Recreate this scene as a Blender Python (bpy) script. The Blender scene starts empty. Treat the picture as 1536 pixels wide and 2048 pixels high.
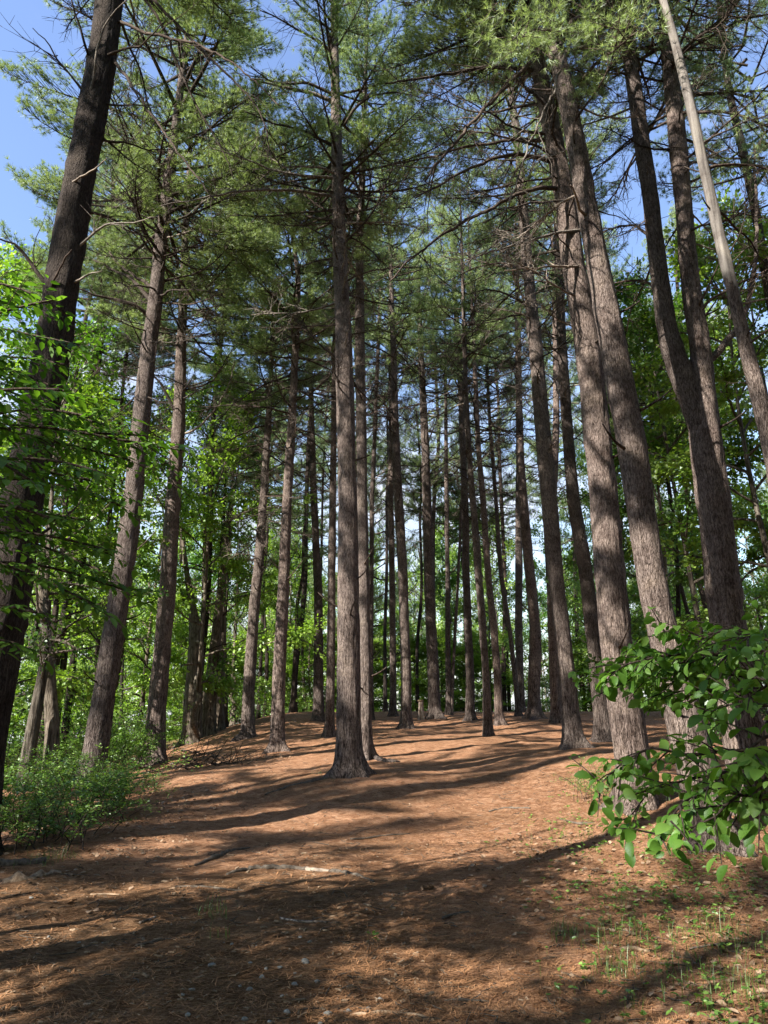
import bpy, math, random
import numpy as np

# ------------------------------------------------------------------ camera, sky, sun, exposure
C = bpy.context.scene.collection
SC = bpy.context.scene
PITCH = math.radians(17.0)
FPX = 1479.0                                   # focal length in photo pixels (photo is 1536 x 2048)
EYE = np.array([0.0, 0.0, 1.6])
cam_d = bpy.data.cameras.new("camera")
cam_d.sensor_fit = 'VERTICAL'
cam_d.sensor_height = 24.0
cam_d.lens = 24.0 * FPX / 2048.0
cam_d.clip_end = 2000.0
cam = bpy.data.objects.new("camera", cam_d)
C.objects.link(cam)
cam.location = EYE
cam.rotation_euler = (math.radians(90) + PITCH, 0, 0)
SC.camera = cam

SUN_EL = math.radians(36.0)
SUN_AZ = math.radians(231.0)                   # clockwise from +Y
SUNV = np.array([math.sin(SUN_AZ) * math.cos(SUN_EL), math.cos(SUN_AZ) * math.cos(SUN_EL), math.sin(SUN_EL)])

world = bpy.data.worlds.new("World")
SC.world = world
world.use_nodes = True
wn = world.node_tree
wn.nodes.clear()
def N(tree, typ, **kw):
    n = tree.nodes.new(typ)
    for k, v in kw.items():
        if k == 'inp':
            for a, b in v.items():
                n.inputs[a].default_value = b
        else:
            setattr(n, k, v)
    return n
w_out = N(wn, 'ShaderNodeOutputWorld')
w_bg = N(wn, 'ShaderNodeBackground', inp={'Strength': 0.045})
sky = N(wn, 'ShaderNodeTexSky', sky_type='NISHITA', sun_disc=False, sun_elevation=SUN_EL, sun_rotation=SUN_AZ,
        air_density=1.7, dust_density=0.4, ozone_density=4.0)
w_tc = N(wn, 'ShaderNodeTexCoord')
w_sep = N(wn, 'ShaderNodeSeparateXYZ')
w_map = N(wn, 'ShaderNodeMapping', inp={'Scale': (1, 1, 2.2)})
w_no = N(wn, 'ShaderNodeTexNoise', inp={'Scale': 2.6, 'Detail': 7.0, 'Roughness': 0.62, 'Distortion': 0.3})
w_hz = N(wn, 'ShaderNodeMapRange', inp={'From Min': 0.0, 'From Max': 0.75, 'To Min': 0.22, 'To Max': -0.16})
w_add = N(wn, 'ShaderNodeMath', operation='ADD')
w_rmp = N(wn, 'ShaderNodeMapRange', interpolation_type='SMOOTHSTEP', inp={'From Min': 0.46, 'From Max': 0.74, 'To Min': 0.03, 'To Max': 0.92})
w_mix = N(wn, 'ShaderNodeMix', data_type='RGBA')
w_mix.inputs[7].default_value = (7.0, 7.3, 8.0, 1)
wl = wn.links.new
wl(w_tc.outputs['Generated'], w_map.inputs['Vector']); wl(w_map.outputs[0], w_no.inputs['Vector'])
wl(w_tc.outputs['Generated'], w_sep.inputs[0]); wl(w_sep.outputs['Z'], w_hz.inputs['Value'])
wl(w_no.outputs['Fac'], w_add.inputs[0]); wl(w_hz.outputs[0], w_add.inputs[1]); wl(w_add.outputs[0], w_rmp.inputs['Value'])
w_hs = N(wn, 'ShaderNodeHueSaturation', inp={'Hue': 0.515, 'Saturation': 1.05, 'Value': 1.95})
wl(sky.outputs[0], w_hs.inputs['Color'])
wl(w_rmp.outputs[0], w_mix.inputs[0]); wl(w_hs.outputs[0], w_mix.inputs[6]); wl(w_mix.outputs[2], w_bg.inputs['Color'])
wl(w_bg.outputs[0], w_out.inputs['Surface'])

sun_d = bpy.data.lights.new("sun", 'SUN')
sun_d.energy = 5.0
sun_d.angle = math.radians(0.53)
sun_d.color = (1.0, 0.94, 0.85)
sun = bpy.data.objects.new("sun", sun_d)
C.objects.link(sun)
from mathutils import Vector, Matrix
sun.rotation_euler = Vector(SUNV).to_track_quat('Z', 'Y').to_euler()
sun.location = (-20, -20, 40)

vs = SC.view_settings
vs.view_transform = 'Standard'
vs.look = 'None'
vs.exposure = 1.8
vs.gamma = 1.0
SC.cycles.max_bounces = 6
SC.cycles.diffuse_bounces = 3
SC.cycles.glossy_bounces = 2
SC.cycles.transmission_bounces = 4
SC.cycles.caustics_reflective = False
SC.cycles.caustics_refractive = False
SC.cycles.use_denoising = True

# ------------------------------------------------------------------ helpers
rng = np.random.default_rng(7)
cp, sp_ = math.cos(PITCH), math.sin(PITCH)
def ray(u, v):
    xc, yc = (u - 768.0) / FPX, (1024.0 - v) / FPX
    return np.array([xc, cp - yc * sp_, sp_ + yc * cp])
def at(u, v, Y):                                # the point of the vertical plane y = Y behind photo pixel u, v
    d = ray(u, v)
    return EYE + d * (Y / d[1])
def depth(p):
    q = np.asarray(p) - EYE
    return q[1] * cp + q[2] * sp_
def smooth(a, b, x):
    t = np.clip((x - a) / (b - a), 0, 1)
    return t * t * (3 - 2 * t)
_PY = np.array([-60, 0, 5, 7, 10, 13.5, 17, 21, 25, 29, 33, 37, 41, 46, 55, 70, 110, 200, 400])
_PZ = np.array([0., 0, 0, .06, .25, .56, .9, 1.24, 1.62, 2.04, 2.46, 2.84, 2.80, 2.3, 1.3, .2, -1, -2, -4])
_SY = np.linspace(-60, 400, 4601)
_SZ = np.interp(_SY, _PY, _PZ)
_k = np.exp(-np.linspace(-2.2, 2.2, 41) ** 2)
_SZ = np.convolve(np.pad(_SZ, 20, mode='edge'), _k / _k.sum(), mode='valid')
def H(x, y):
    x = np.asarray(x, float); y = np.asarray(y, float)
    h = np.interp(y, _SY, _SZ)
    left = smooth(1.5, 9.5, -x - 0.10 * np.clip(y - 12, 0, 20))
    h = h - left * (0.55 + 0.9 * smooth(16, 34, y)) * smooth(6, 15, y)
    h = h + 0.22 * np.exp(-(((x + 0.7) / 2.2) ** 2 + ((y - 15.6) / 2.2) ** 2))
    h = h + 0.10 * np.sin(x * 0.55 + 1.3) * np.sin(y * 0.33 + .4) * smooth(5, 12, y)
    h = h - 0.10 * np.exp(-(((x + 2.2) / 1.4) ** 2 + ((y - 12.5) / 4.0) ** 2))
    h = h + 0.35 * smooth(1.0, 6.0, x) * smooth(7, 11, y) * smooth(30, 16, y)
    return h
def ground_hit(u, v):
    d = ray(u, v)
    s = np.linspace(2, 90, 8801)
    p = EYE[None] + d[None] * s[:, None]
    below = p[:, 2] <= H(p[:, 0], p[:, 1])
    i = int(np.argmax(below)) if below.any() else len(s) - 1
    return p[i]

def hashn(ix, iy):
    n = (ix.astype(np.int64) * 374761393 + iy.astype(np.int64) * 668265263) & 0xffffffff
    n = ((n ^ (n >> 13)) * 1274126177) & 0xffffffff
    return ((n ^ (n >> 16)) & 0xffff) / 65535.0
def vnoise(x, y):
    ix, iy = np.floor(x), np.floor(y)
    fx, fy = x - ix, y - iy
    fx = fx * fx * (3 - 2 * fx); fy = fy * fy * (3 - 2 * fy)
    a, b = hashn(ix, iy), hashn(ix + 1, iy)
    c, d = hashn(ix, iy + 1), hashn(ix + 1, iy + 1)
    return (a + (b - a) * fx) * (1 - fy) + (c + (d - c) * fx) * fy - 0.5
def Hm(x, y):                                   # ground with its small bumps
    x = np.asarray(x, float); y = np.asarray(y, float)
    b = 0.045 * vnoise(x * 1.3, y * 1.3) + 0.030 * vnoise(x * 3.7 + 9, y * 3.7) + 0.018 * vnoise(x * 9 + 3, y * 9)
    return H(x, y) + b

class MB:
    def __init__(self):
        self.v, self.t, self.tm, self.q, self.qm, self.n = [], [], [], [], [], 0
    def add(self, v, f, mat=0):
        v = np.asarray(v, float).reshape(-1, 3); f = np.asarray(f, np.int64)
        self.v.append(v)
        if f.shape[1] == 3:
            self.t.append(f + self.n); self.tm.append(np.full(len(f), mat, np.int32))
        else:
            self.q.append(f + self.n); self.qm.append(np.full(len(f), mat, np.int32))
        self.n += len(v)
    def tube(self, P, R, n=6, mat=0, cap=True):
        P = np.asarray(P, float); R = np.asarray(R, float)
        K = len(P)
        T = np.gradient(P, axis=0)
        T /= np.linalg.norm(T, axis=1)[:, None] + 1e-9
        ch = np.abs(P[-1] - P[0])
        ref = np.zeros(3); ref[int(np.argmin(ch))] = 1
        A = np.cross(T, ref); A /= np.linalg.norm(A, axis=1)[:, None] + 1e-9
        B = np.cross(T, A)
        th = np.linspace(0, 2 * np.pi, n, endpoint=False)
        V = P[:, None] + R[:, None, None] * (np.cos(th)[None, :, None] * A[:, None] + np.sin(th)[None, :, None] * B[:, None])
        i = np.arange(K - 1)[:, None] * n; j = np.arange(n)[None]; j2 = (j + 1) % n
        F = np.stack([i + j, i + j2, i + n + j2, i + n + j], -1).reshape(-1, 4)
        self.add(V, F, mat)
        if cap:
            b = self.n - K * n
            c = (K - 1) * n
            self.t.append(np.array([[b + c, b + c + k, b + c + k + 1] for k in range(1, n - 1)])); self.tm.append(np.full(n - 2, mat, np.int32))
            self.t.append(np.array([[b, b + k + 1, b + k] for k in range(1, n - 1)])); self.tm.append(np.full(n - 2, mat, np.int32))
    def segs(self, P0, P1, R0, R1, mat=0):       # many three-sided twigs at once
        P0 = np.asarray(P0, float); P1 = np.asarray(P1, float)
        if not len(P0): return
        R0 = np.broadcast_to(np.asarray(R0, float), (len(P0),)); R1 = np.broadcast_to(np.asarray(R1, float), (len(P0),))
        T = P1 - P0; T /= np.linalg.norm(T, axis=1)[:, None] + 1e-9
        ref = np.where(np.abs(T[:, 2:3]) < 0.8, np.array([[0, 0, 1.]]), np.array([[1., 0, 0]]))
        A = np.cross(T, ref); A /= np.linalg.norm(A, axis=1)[:, None] + 1e-9
        B = np.cross(T, A)
        V = np.empty((len(P0), 6, 3))
        for k in range(3):
            c, s = math.cos(k * 2.0944), math.sin(k * 2.0944)
            d = c * A + s * B
            V[:, k] = P0 + d * R0[:, None]; V[:, 3 + k] = P1 + d * R1[:, None]
        base = np.array([[0, 1, 4, 3], [1, 2, 5, 4], [2, 0, 3, 5]])
        F = (np.arange(len(P0))[:, None, None] * 6 + base[None]).reshape(-1, 4)
        self.add(V, F, mat)
    def needles(self, P, D, n, L, W, spread, mat, g):
        P = np.repeat(np.asarray(P, float), n, 0); D = np.repeat(np.asarray(D, float), n, 0)
        M = len(P)
        d = D + g.normal(0, spread, (M, 3)); d[:, 2] += 0.12
        d /= np.linalg.norm(d, axis=1)[:, None]
        s = np.cross(d, g.normal(0, 1, (M, 3))); s /= np.linalg.norm(s, axis=1)[:, None] + 1e-9
        ln = L * g.uniform(.75, 1.2, (M, 1))
        V = np.stack([P - s * W / 2, P + s * W / 2, P + d * ln], 1)
        self.add(V, np.arange(M * 3).reshape(-1, 3), mat)
    def leaves(self, P, X, Nrm, L, W, mat, tmpl):
        # leaf templates laid along X with normal Nrm
        P = np.asarray(P, float); X = np.asarray(X, float); Nrm = np.asarray(Nrm, float)
        X = X / (np.linalg.norm(X, axis=1)[:, None] + 1e-9)
        Y = np.cross(Nrm, X); Y /= np.linalg.norm(Y, axis=1)[:, None] + 1e-9
        Z = np.cross(X, Y)
        L = np.broadcast_to(np.asarray(L, float), (len(P),)); W = np.broadcast_to(np.asarray(W, float), (len(P),))
        tv, tf = tmpl
        V = (P[:, None] + tv[None, :, 0, None] * (X * L[:, None])[:, None] + tv[None, :, 1, None] * (Y * W[:, None])[:, None]
             + tv[None, :, 2, None] * (Z * W[:, None])[:, None])
        F = (np.arange(len(P))[:, None, None] * len(tv) + tf[None]).reshape(-1, tf.shape[1])
        self.add(V, F, mat)
    def mesh(self, name, mats, smooth_=True):
        me = bpy.data.meshes.new(name)
        V = np.concatenate(self.v) if self.v else np.zeros((0, 3))
        T = np.concatenate(self.t) if self.t else np.zeros((0, 3), np.int64)
        Q = np.concatenate(self.q) if self.q else np.zeros((0, 4), np.int64)
        nt, nq = len(T), len(Q)
        me.vertices.add(len(V)); me.vertices.foreach_set('co', V.astype(np.float32).ravel())
        me.loops.add(nt * 3 + nq * 4)
        me.loops.foreach_set('vertex_index', np.concatenate([T.ravel(), Q.ravel()]).astype(np.int32))
        me.polygons.add(nt + nq)
        ls = np.concatenate([np.arange(nt) * 3, nt * 3 + np.arange(nq) * 4]).astype(np.int32)
        me.polygons.foreach_set('loop_start', ls)
        for m in mats: me.materials.append(m)
        mi = np.concatenate([np.concatenate(self.tm) if self.tm else np.zeros(0, np.int32), np.concatenate(self.qm) if self.qm else np.zeros(0, np.int32)])
        me.polygons.foreach_set('material_index', mi.astype(np.int32))
        me.polygons.foreach_set('use_smooth', np.full(nt + nq, smooth_))
        me.update(calc_edges=True)
        return me

def link(name, me, parent=None, loc=(0, 0, 0), rot=(0, 0, 0), scale=(1, 1, 1)):
    o = bpy.data.objects.new(name, me)
    C.objects.link(o)
    if parent is not None: o.parent = parent
    o.location = loc; o.rotation_euler = rot; o.scale = scale
    return o
def tag(o, label=None, cat=None, group=None, kind=None):
    if label: o['label'] = label
    if cat: o['category'] = cat
    if group: o['group'] = group
    if kind: o['kind'] = kind
    return o
def thing(name, label, cat, loc, rotz=0, group=None):
    o = link(name, None, None, loc, (0, 0, rotz))
    o.empty_display_size = 0.2
    return tag(o, label, cat, group)

# leaf templates: x along the leaf, y across, z up (fold along the midrib)
LEAF4 = (np.array([[0, 0, 0], [.45, .5, .12], [1, 0, -.05], [.45, -.5, .12]]), np.array([[0, 2, 1], [0, 3, 2]]))
def _near_leaf():
    prof = [(0.0, 0.02), (.10, .24), (.27, .44), (.5, .5), (.73, .42), (.91, .20), (1.0, 0.0)]
    v, f = [], []
    for k, (x, w) in enumerate(prof):
        zc = -0.55 * (x - .35) ** 2
        v += [[x, 0, zc], [x, w, zc + .32 * w], [x, -w, zc + .32 * w]]
    for k in range(len(prof) - 1):
        a = 3 * k
        f += [[a, a + 3, a + 4, a + 1], [a, a + 2, a + 5, a + 3]]
    return np.array(v), np.array(f)
LEAFN = _near_leaf()
def _mid_leaf():
    v = np.array([[0, 0, 0], [.5, 0, -.03], [1, 0, -.16], [.22, .40, .10], [.62, .40, .06], [.22, -.40, .10], [.62, -.40, .06]])
    f = np.array([[0, 1, 3], [1, 4, 3], [1, 2, 4], [0, 5, 1], [1, 5, 6], [1, 6, 2]])
    return v, f
LEAFM = _mid_leaf()

# ------------------------------------------------------------------ materials
def mat(name):
    m = bpy.data.materials.new(name); m.use_nodes = True
    t = m.node_tree; t.nodes.clear()
    return m, t, t.links.new
def ramp(t, stops):
    r = t.nodes.new('ShaderNodeValToRGB')
    e = r.color_ramp.elements
    while len(e) < len(stops): e.new(0.5)
    for k, (p, c) in enumerate(stops):
        e[k].position = p; e[k].color = (*c, 1)
    return r
def bark(name, dark, mid, light, sc=44.0, zs=0.24, bump=1.0, dist=0.05, lichen=0.25):
    m, t, l = mat(name)
    out = N(t, 'ShaderNodeOutputMaterial'); p = N(t, 'ShaderNodeBsdfPrincipled', inp={'Roughness': 0.92, 'Specular IOR Level': 0.15})
    tc = N(t, 'ShaderNodeTexCoord'); mp = N(t, 'ShaderNodeMapping', inp={'Scale': (1, 1, zs)})
    n1 = N(t, 'ShaderNodeTexNoise', inp={'Scale': sc, 'Detail': 6.0, 'Roughness': 0.62, 'Distortion': 0.5})
    vo = N(t, 'ShaderNodeTexVoronoi', feature='DISTANCE_TO_EDGE', inp={'Scale': sc * 1.1})
    vr = N(t, 'ShaderNodeMapRange', inp={'From Min': 0.0, 'From Max': 0.18})
    n2 = N(t, 'ShaderNodeTexNoise', inp={'Scale': 2.4, 'Detail': 8.0, 'Roughness': .72})
    n3 = N(t, 'ShaderNodeTexNoise', inp={'Scale': 90.0, 'Detail': 3.0})
    mu = N(t, 'ShaderNodeMath', operation='MULTIPLY_ADD', inp={1: 0.16})
    mu2 = N(t, 'ShaderNodeMath', operation='MULTIPLY_ADD', inp={1: 0.35})
    r = ramp(t, [(0.42, dark), (0.62, mid), (0.85, light)])
    mx = N(t, 'ShaderNodeMix', data_type='RGBA', blend_type='MULTIPLY')
    r2 = ramp(t, [(0.34, (0.55, 0.50, 0.48)), (0.5, (1, 1, 1)), (0.68, (1.28, 1.27, 1.18))])
    mx.inputs[0].default_value = 1.0
    b = N(t, 'ShaderNodeBump', inp={'Strength': bump, 'Distance': dist})
    l(tc.outputs['Object'], mp.inputs[0]); l(mp.outputs[0], n1.inputs['Vector']); l(mp.outputs[0], vo.inputs['Vector'])
    l(tc.outputs['Object'], n2.inputs['Vector']); l(tc.outputs['Object'], n3.inputs['Vector'])
    l(vo.outputs['Distance'], vr.inputs['Value']); l(vr.outputs[0], mu.inputs[0]); l(n1.outputs['Fac'], mu.inputs[2])
    l(n3.outputs['Fac'], mu2.inputs[0]); l(mu.outputs[0], mu2.inputs[2])
    sb = N(t, 'ShaderNodeMath', operation='SUBTRACT', inp={1: 0.06}); l(mu2.outputs[0], sb.inputs[0])
    l(n2.outputs['Fac'], r2.inputs[0])
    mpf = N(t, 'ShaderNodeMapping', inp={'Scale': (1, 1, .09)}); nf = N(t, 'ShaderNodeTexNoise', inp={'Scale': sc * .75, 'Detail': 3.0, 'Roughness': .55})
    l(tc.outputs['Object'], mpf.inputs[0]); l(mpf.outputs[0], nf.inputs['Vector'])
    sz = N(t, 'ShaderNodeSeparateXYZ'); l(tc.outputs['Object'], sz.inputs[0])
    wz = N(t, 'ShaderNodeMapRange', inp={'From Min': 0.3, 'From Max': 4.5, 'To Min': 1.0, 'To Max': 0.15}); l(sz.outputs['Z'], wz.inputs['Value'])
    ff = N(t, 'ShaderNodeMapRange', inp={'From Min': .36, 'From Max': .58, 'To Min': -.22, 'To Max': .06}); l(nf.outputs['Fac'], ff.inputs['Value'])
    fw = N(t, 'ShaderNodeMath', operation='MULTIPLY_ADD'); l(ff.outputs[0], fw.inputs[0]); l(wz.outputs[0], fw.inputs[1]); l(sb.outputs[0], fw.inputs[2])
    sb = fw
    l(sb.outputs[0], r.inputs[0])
    oi = N(t, 'ShaderNodeObjectInfo'); tone = ramp(t, [(0.0, (.72, .70, .68)), (.5, (1, .98, .95)), (1.0, (1.22, 1.12, 1.05))]); l(oi.outputs['Random'], tone.inputs[0])
    mt = N(t, 'ShaderNodeMix', data_type='RGBA', blend_type='MULTIPLY'); mt.inputs[0].default_value = 1
    l(r.outputs[0], mt.inputs[6]); l(tone.outputs[0], mt.inputs[7])
    l(mt.outputs[2], mx.inputs[6]); l(r2.outputs[0], mx.inputs[7]); l(mx.outputs[2], p.inputs['Base Color'])
    l(sb.outputs[0], b.inputs['Height']); l(b.outputs[0], p.inputs['Normal']); l(p.outputs[0], out.inputs[0])
    return m
def leafmat(name, c0, c1, c2, trans=0.45, gloss=0.06, tcol=(1.15, 1.25, .5), rough=0.45):
    m, t, l = mat(name)
    out = N(t, 'ShaderNodeOutputMaterial')
    g = N(t, 'ShaderNodeNewGeometry'); oi = N(t, 'ShaderNodeObjectInfo')
    r = ramp(t, [(0.0, c0), (0.5, c1), (1.0, c2)])
    sh = N(t, 'ShaderNodeMapRange', inp={'From Min': 0, 'From Max': 1, 'To Min': 0.8, 'To Max': 1.2})
    mul = N(t, 'ShaderNodeMix', data_type='RGBA', blend_type='MULTIPLY'); mul.inputs[0].default_value = 1
    df = N(t, 'ShaderNodeBsdfDiffuse'); tr = N(t, 'ShaderNodeBsdfTranslucent'); gl = N(t, 'ShaderNodeBsdfGlossy', inp={'Roughness': rough, 'Color': (.9, .95, 1, 1)})
    m2 = N(t, 'ShaderNodeMix', data_type='RGBA', blend_type='MULTIPLY'); m2.inputs[0].default_value = 1; m2.inputs[7].default_value = (*tcol, 1)
    a = N(t, 'ShaderNodeMixShader', inp={0: trans}); b = N(t, 'ShaderNodeMixShader', inp={0: gloss})
    l(g.outputs['Random Per Island'], r.inputs[0]); l(oi.outputs['Random'], sh.inputs['Value'])
    l(r.outputs[0], mul.inputs[6]); l(sh.outputs[0], mul.inputs[7])
    l(mul.outputs[2], df.inputs[0]); l(mul.outputs[2], m2.inputs[6]); l(m2.outputs[2], tr.inputs[0])
    l(df.outputs[0], a.inputs[1]); l(tr.outputs[0], a.inputs[2]); l(a.outputs[0], b.inputs[1]); l(gl.outputs[0], b.inputs[2]); l(b.outputs[0], out.inputs[0])
    return m
def plain(name, c0, c1, sc=30.0, rough=0.9, bump=0.4):
    m, t, l = mat(name)
    out = N(t, 'ShaderNodeOutputMaterial'); p = N(t, 'ShaderNodeBsdfPrincipled', inp={'Roughness': rough, 'Specular IOR Level': 0.2})
    tc = N(t, 'ShaderNodeTexCoord'); n1 = N(t, 'ShaderNodeTexNoise', inp={'Scale': sc, 'Detail': 6.0, 'Roughness': .65})
    r = ramp(t, [(0.33, c0), (0.68, c1)]); b = N(t, 'ShaderNodeBump', inp={'Strength': bump, 'Distance': 0.01})
    g = N(t, 'ShaderNodeNewGeometry'); sh = N(t, 'ShaderNodeMapRange', inp={'To Min': 0.65, 'To Max': 1.3})
    mul = N(t, 'ShaderNodeMix', data_type='RGBA', blend_type='MULTIPLY'); mul.inputs[0].default_value = 1
    l(g.outputs['Random Per Island'], sh.inputs['Value'])
    l(tc.outputs['Object'], n1.inputs['Vector']); l(n1.outputs['Fac'], r.inputs[0]); l(r.outputs[0], mul.inputs[6]); l(sh.outputs[0], mul.inputs[7])
    l(mul.outputs[2], p.inputs['Base Color']); l(n1.outputs['Fac'], b.inputs['Height']); l(b.outputs[0], p.inputs['Normal']); l(p.outputs[0], out.inputs[0])
    return m

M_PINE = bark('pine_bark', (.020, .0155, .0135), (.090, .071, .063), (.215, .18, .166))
M_PINESHADE = bark('shade_darkened_pine_bark', (.012, .009, .008), (.036, .028, .024), (.08, .066, .058))  # pine bark with the shade of the big left trunk put into its colour
M_OAK = bark('grey_bark', (.030, .025, .019), (.088, .075, .060), (.17, .152, .128), sc=16, zs=.16)
M_SNAG = bark('bare_wood', (.06, .055, .052), (.125, .117, .11), (.19, .18, .17), sc=12, zs=.05, bump=.35)
M_TWIG = bark('branch_bark', (.014, .010, .008), (.040, .030, .025), (.09, .074, .064), sc=30, zs=1, bump=.4, dist=.01)
M_STUMP = bark('weathered_stump_wood', (.15, .12, .10), (.30, .25, .215), (.42, .37, .33), sc=14, zs=.1)
M_DRY = bark('dry_branch_bark', (.05, .041, .035), (.14, .12, .105), (.27, .245, .22), sc=30, zs=1, bump=.4, dist=.01)
M_NEED = leafmat('pine_needles', (.165, .225, .082), (.265, .35, .132), (.39, .47, .21), trans=.5, gloss=.05, tcol=(1.1, 1.15, .7))
M_NEEDB = leafmat('blue_pine_needles', (.125, .195, .085), (.215, .305, .135), (.33, .41, .20), trans=.45, gloss=.05, tcol=(1.1, 1.15, .7))
M_LEAF = leafmat('maple_leaves', (.11, .19, .024), (.19, .31, .042), (.30, .43, .08), trans=.5, gloss=.04)
M_LEAFD = leafmat('beech_leaves', (.045, .115, .012), (.08, .18, .02), (.14, .26, .035), trans=.5, gloss=.04)
M_SHRUB = leafmat('shrub_leaves', (.075, .16, .022), (.14, .26, .042), (.23, .36, .08), trans=.4, gloss=.05)
M_NEAR = leafmat('glossy_leaves', (.065, .155, .018), (.115, .25, .032), (.21, .36, .075), trans=.42, gloss=.022, rough=.5)
M_GRASS = leafmat('grass_blades', (.05, .11, .016), (.09, .17, .028), (.17, .24, .05), trans=.4, gloss=.04)
M_DEADL = plain('dead_leaves', (.10, .06, .035), (.34, .24, .16), 14)
M_LITTER = plain('fallen_needles', (.15, .066, .026), (.44, .235, .115), 8, bump=.1)
M_CHIP = plain('wood_chips', (.085, .055, .034), (.36, .26, .17), 25)
M_STONE = plain('grey_stone', (.13, .125, .11), (.34, .33, .30), 16, .85)
M_ROOT = plain('root_bark', (.035, .028, .022), (.14, .115, .09), 22)
M_ROOTW = plain('worn_root_wood', (.17, .135, .105), (.32, .265, .21), 22)

# ground: pine needle carpet
def ground_mat():
    m, t, l = mat('needle_carpet')
    out = N(t, 'ShaderNodeOutputMaterial'); p = N(t, 'ShaderNodeBsdfPrincipled', inp={'Roughness': 0.95, 'Specular IOR Level': 0.1})
    tc = N(t, 'ShaderNodeTexCoord')
    big = N(t, 'ShaderNodeTexNoise', inp={'Scale': .45, 'Detail': 5.0, 'Roughness': .6})
    med = N(t, 'ShaderNodeTexNoise', inp={'Scale': 5.0, 'Detail': 6.0, 'Roughness': .7})
    fine = N(t, 'ShaderNodeTexNoise', inp={'Scale': 70.0, 'Detail': 4.0, 'Roughness': .7})
    l(tc.outputs['Object'], big.inputs['Vector']); l(tc.outputs['Object'], med.inputs['Vector']); l(tc.outputs['Object'], fine.inputs['Vector'])
    fibres = []
    for a in (0.3, 1.25, 2.3):
        mp = N(t, 'ShaderNodeMapping', inp={'Rotation': (0, 0, a), 'Scale': (12, 130, 30)})
        nn = N(t, 'ShaderNodeTexNoise', inp={'Scale': 1.0, 'Detail': 3.0, 'Distortion': .6})
        l(tc.outputs['Object'], mp.inputs[0]); l(mp.outputs[0], nn.inputs['Vector']); fibres.append(nn)
    mx1 = N(t, 'ShaderNodeMath', operation='MAXIMUM'); mx2 = N(t, 'ShaderNodeMath', operation='MAXIMUM')
    l(fibres[0].outputs['Fac'], mx1.inputs[0]); l(fibres[1].outputs['Fac'], mx1.inputs[1]); l(mx1.outputs[0], mx2.inputs[0]); l(fibres[2].outputs['Fac'], mx2.inputs[1])
    av = N(t, 'ShaderNodeMath', operation='MULTIPLY_ADD', inp={1: .5}); l(med.outputs['Fac'], av.inputs[0]); l(mx2.outputs[0], av.inputs[2])
    sb = N(t, 'ShaderNodeMath', operation='MULTIPLY_ADD', inp={1: .45}); l(fine.outputs['Fac'], sb.inputs[0]); l(av.outputs[0], sb.inputs[2])
    rn = ramp(t, [(.64, (.070, .028, .011)), (.78, (.325, .158, .082)), (.93, (.64, .39, .24))])       # orange needle carpet
    rs = ramp(t, [(.64, (.034, .018, .008)), (.79, (.150, .078, .036)), (.94, (.40, .25, .145))])       # trodden brown earth and bits
    sc = N(t, 'ShaderNodeMath', operation='MULTIPLY', inp={1: .78}); l(sb.outputs[0], sc.inputs[0])
    l(sc.outputs[0], rn.inputs[0]); l(sc.outputs[0], rs.inputs[0])
    sx = N(t, 'ShaderNodeSeparateXYZ'); l(tc.outputs['Object'], sx.inputs[0])
    # the trodden path lies in the near left part of the ground
    my = N(t, 'ShaderNodeMapRange', interpolation_type='SMOOTHSTEP', inp={'From Min': 7.0, 'From Max': 12.0, 'To Min': 1.0, 'To Max': 0.0}); l(sx.outputs['Y'], my.inputs['Value'])
    mxx = N(t, 'ShaderNodeMapRange', interpolation_type='SMOOTHSTEP', inp={'From Min': -0.6, 'From Max': 1.2, 'To Min': 1.0, 'To Max': 0.0}); l(sx.outputs['X'], mxx.inputs['Value'])
    mm = N(t, 'ShaderNodeMath', operation='MULTIPLY'); l(my.outputs[0], mm.inputs[0]); l(mxx.outputs[0], mm.inputs[1])
    bb = N(t, 'ShaderNodeMapRange', inp={'From Min': .35, 'From Max': .65, 'To Min': -.45, 'To Max': .45}); l(big.outputs['Fac'], bb.inputs['Value'])
    ma = N(t, 'ShaderNodeMath', operation='ADD', use_clamp=True); l(mm.outputs[0], ma.inputs[0]); l(bb.outputs[0], ma.inputs[1])
    mix = N(t, 'ShaderNodeMix', data_type='RGBA'); l(ma.outputs[0], mix.inputs[0]); l(rn.outputs[0], mix.inputs[6]); l(rs.outputs[0], mix.inputs[7])
    # leaf mould and green far off the needle carpet
    fx = N(t, 'ShaderNodeMapRange', interpolation_type='SMOOTHSTEP', inp={'From Min': 42.0, 'From Max': 52.0}); l(sx.outputs['Y'], fx.inputs['Value'])
    fl = N(t, 'ShaderNodeMapRange', interpolation_type='SMOOTHSTEP', inp={'From Min': -8.5, 'From Max': -11.0}); l(sx.outputs['X'], fl.inputs['Value'])
    fm = N(t, 'ShaderNodeMath', operation='MAXIMUM'); l(fx.outputs[0], fm.inputs[0]); l(fl.outputs[0], fm.inputs[1])
    rg = ramp(t, [(.35, (.04, .035, .015)), (.6, (.06, .10, .02))]); l(med.outputs['Fac'], rg.inputs[0])
    mixg = N(t, 'ShaderNodeMix', data_type='RGBA'); l(fm.outputs[0], mixg.inputs[0]); l(mix.outputs[2], mixg.inputs[6]); l(rg.outputs[0], mixg.inputs[7])
    b = N(t, 'ShaderNodeBump', inp={'Strength': 1.0, 'Distance': .07}); l(sb.outputs[0], b.inputs['Height'])
    l(mixg.outputs[2], p.inputs['Base Color']); l(b.outputs[0], p.inputs['Normal']); l(p.outputs[0], out.inputs[0])
    return m
M_GROUND = ground_mat()

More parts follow.
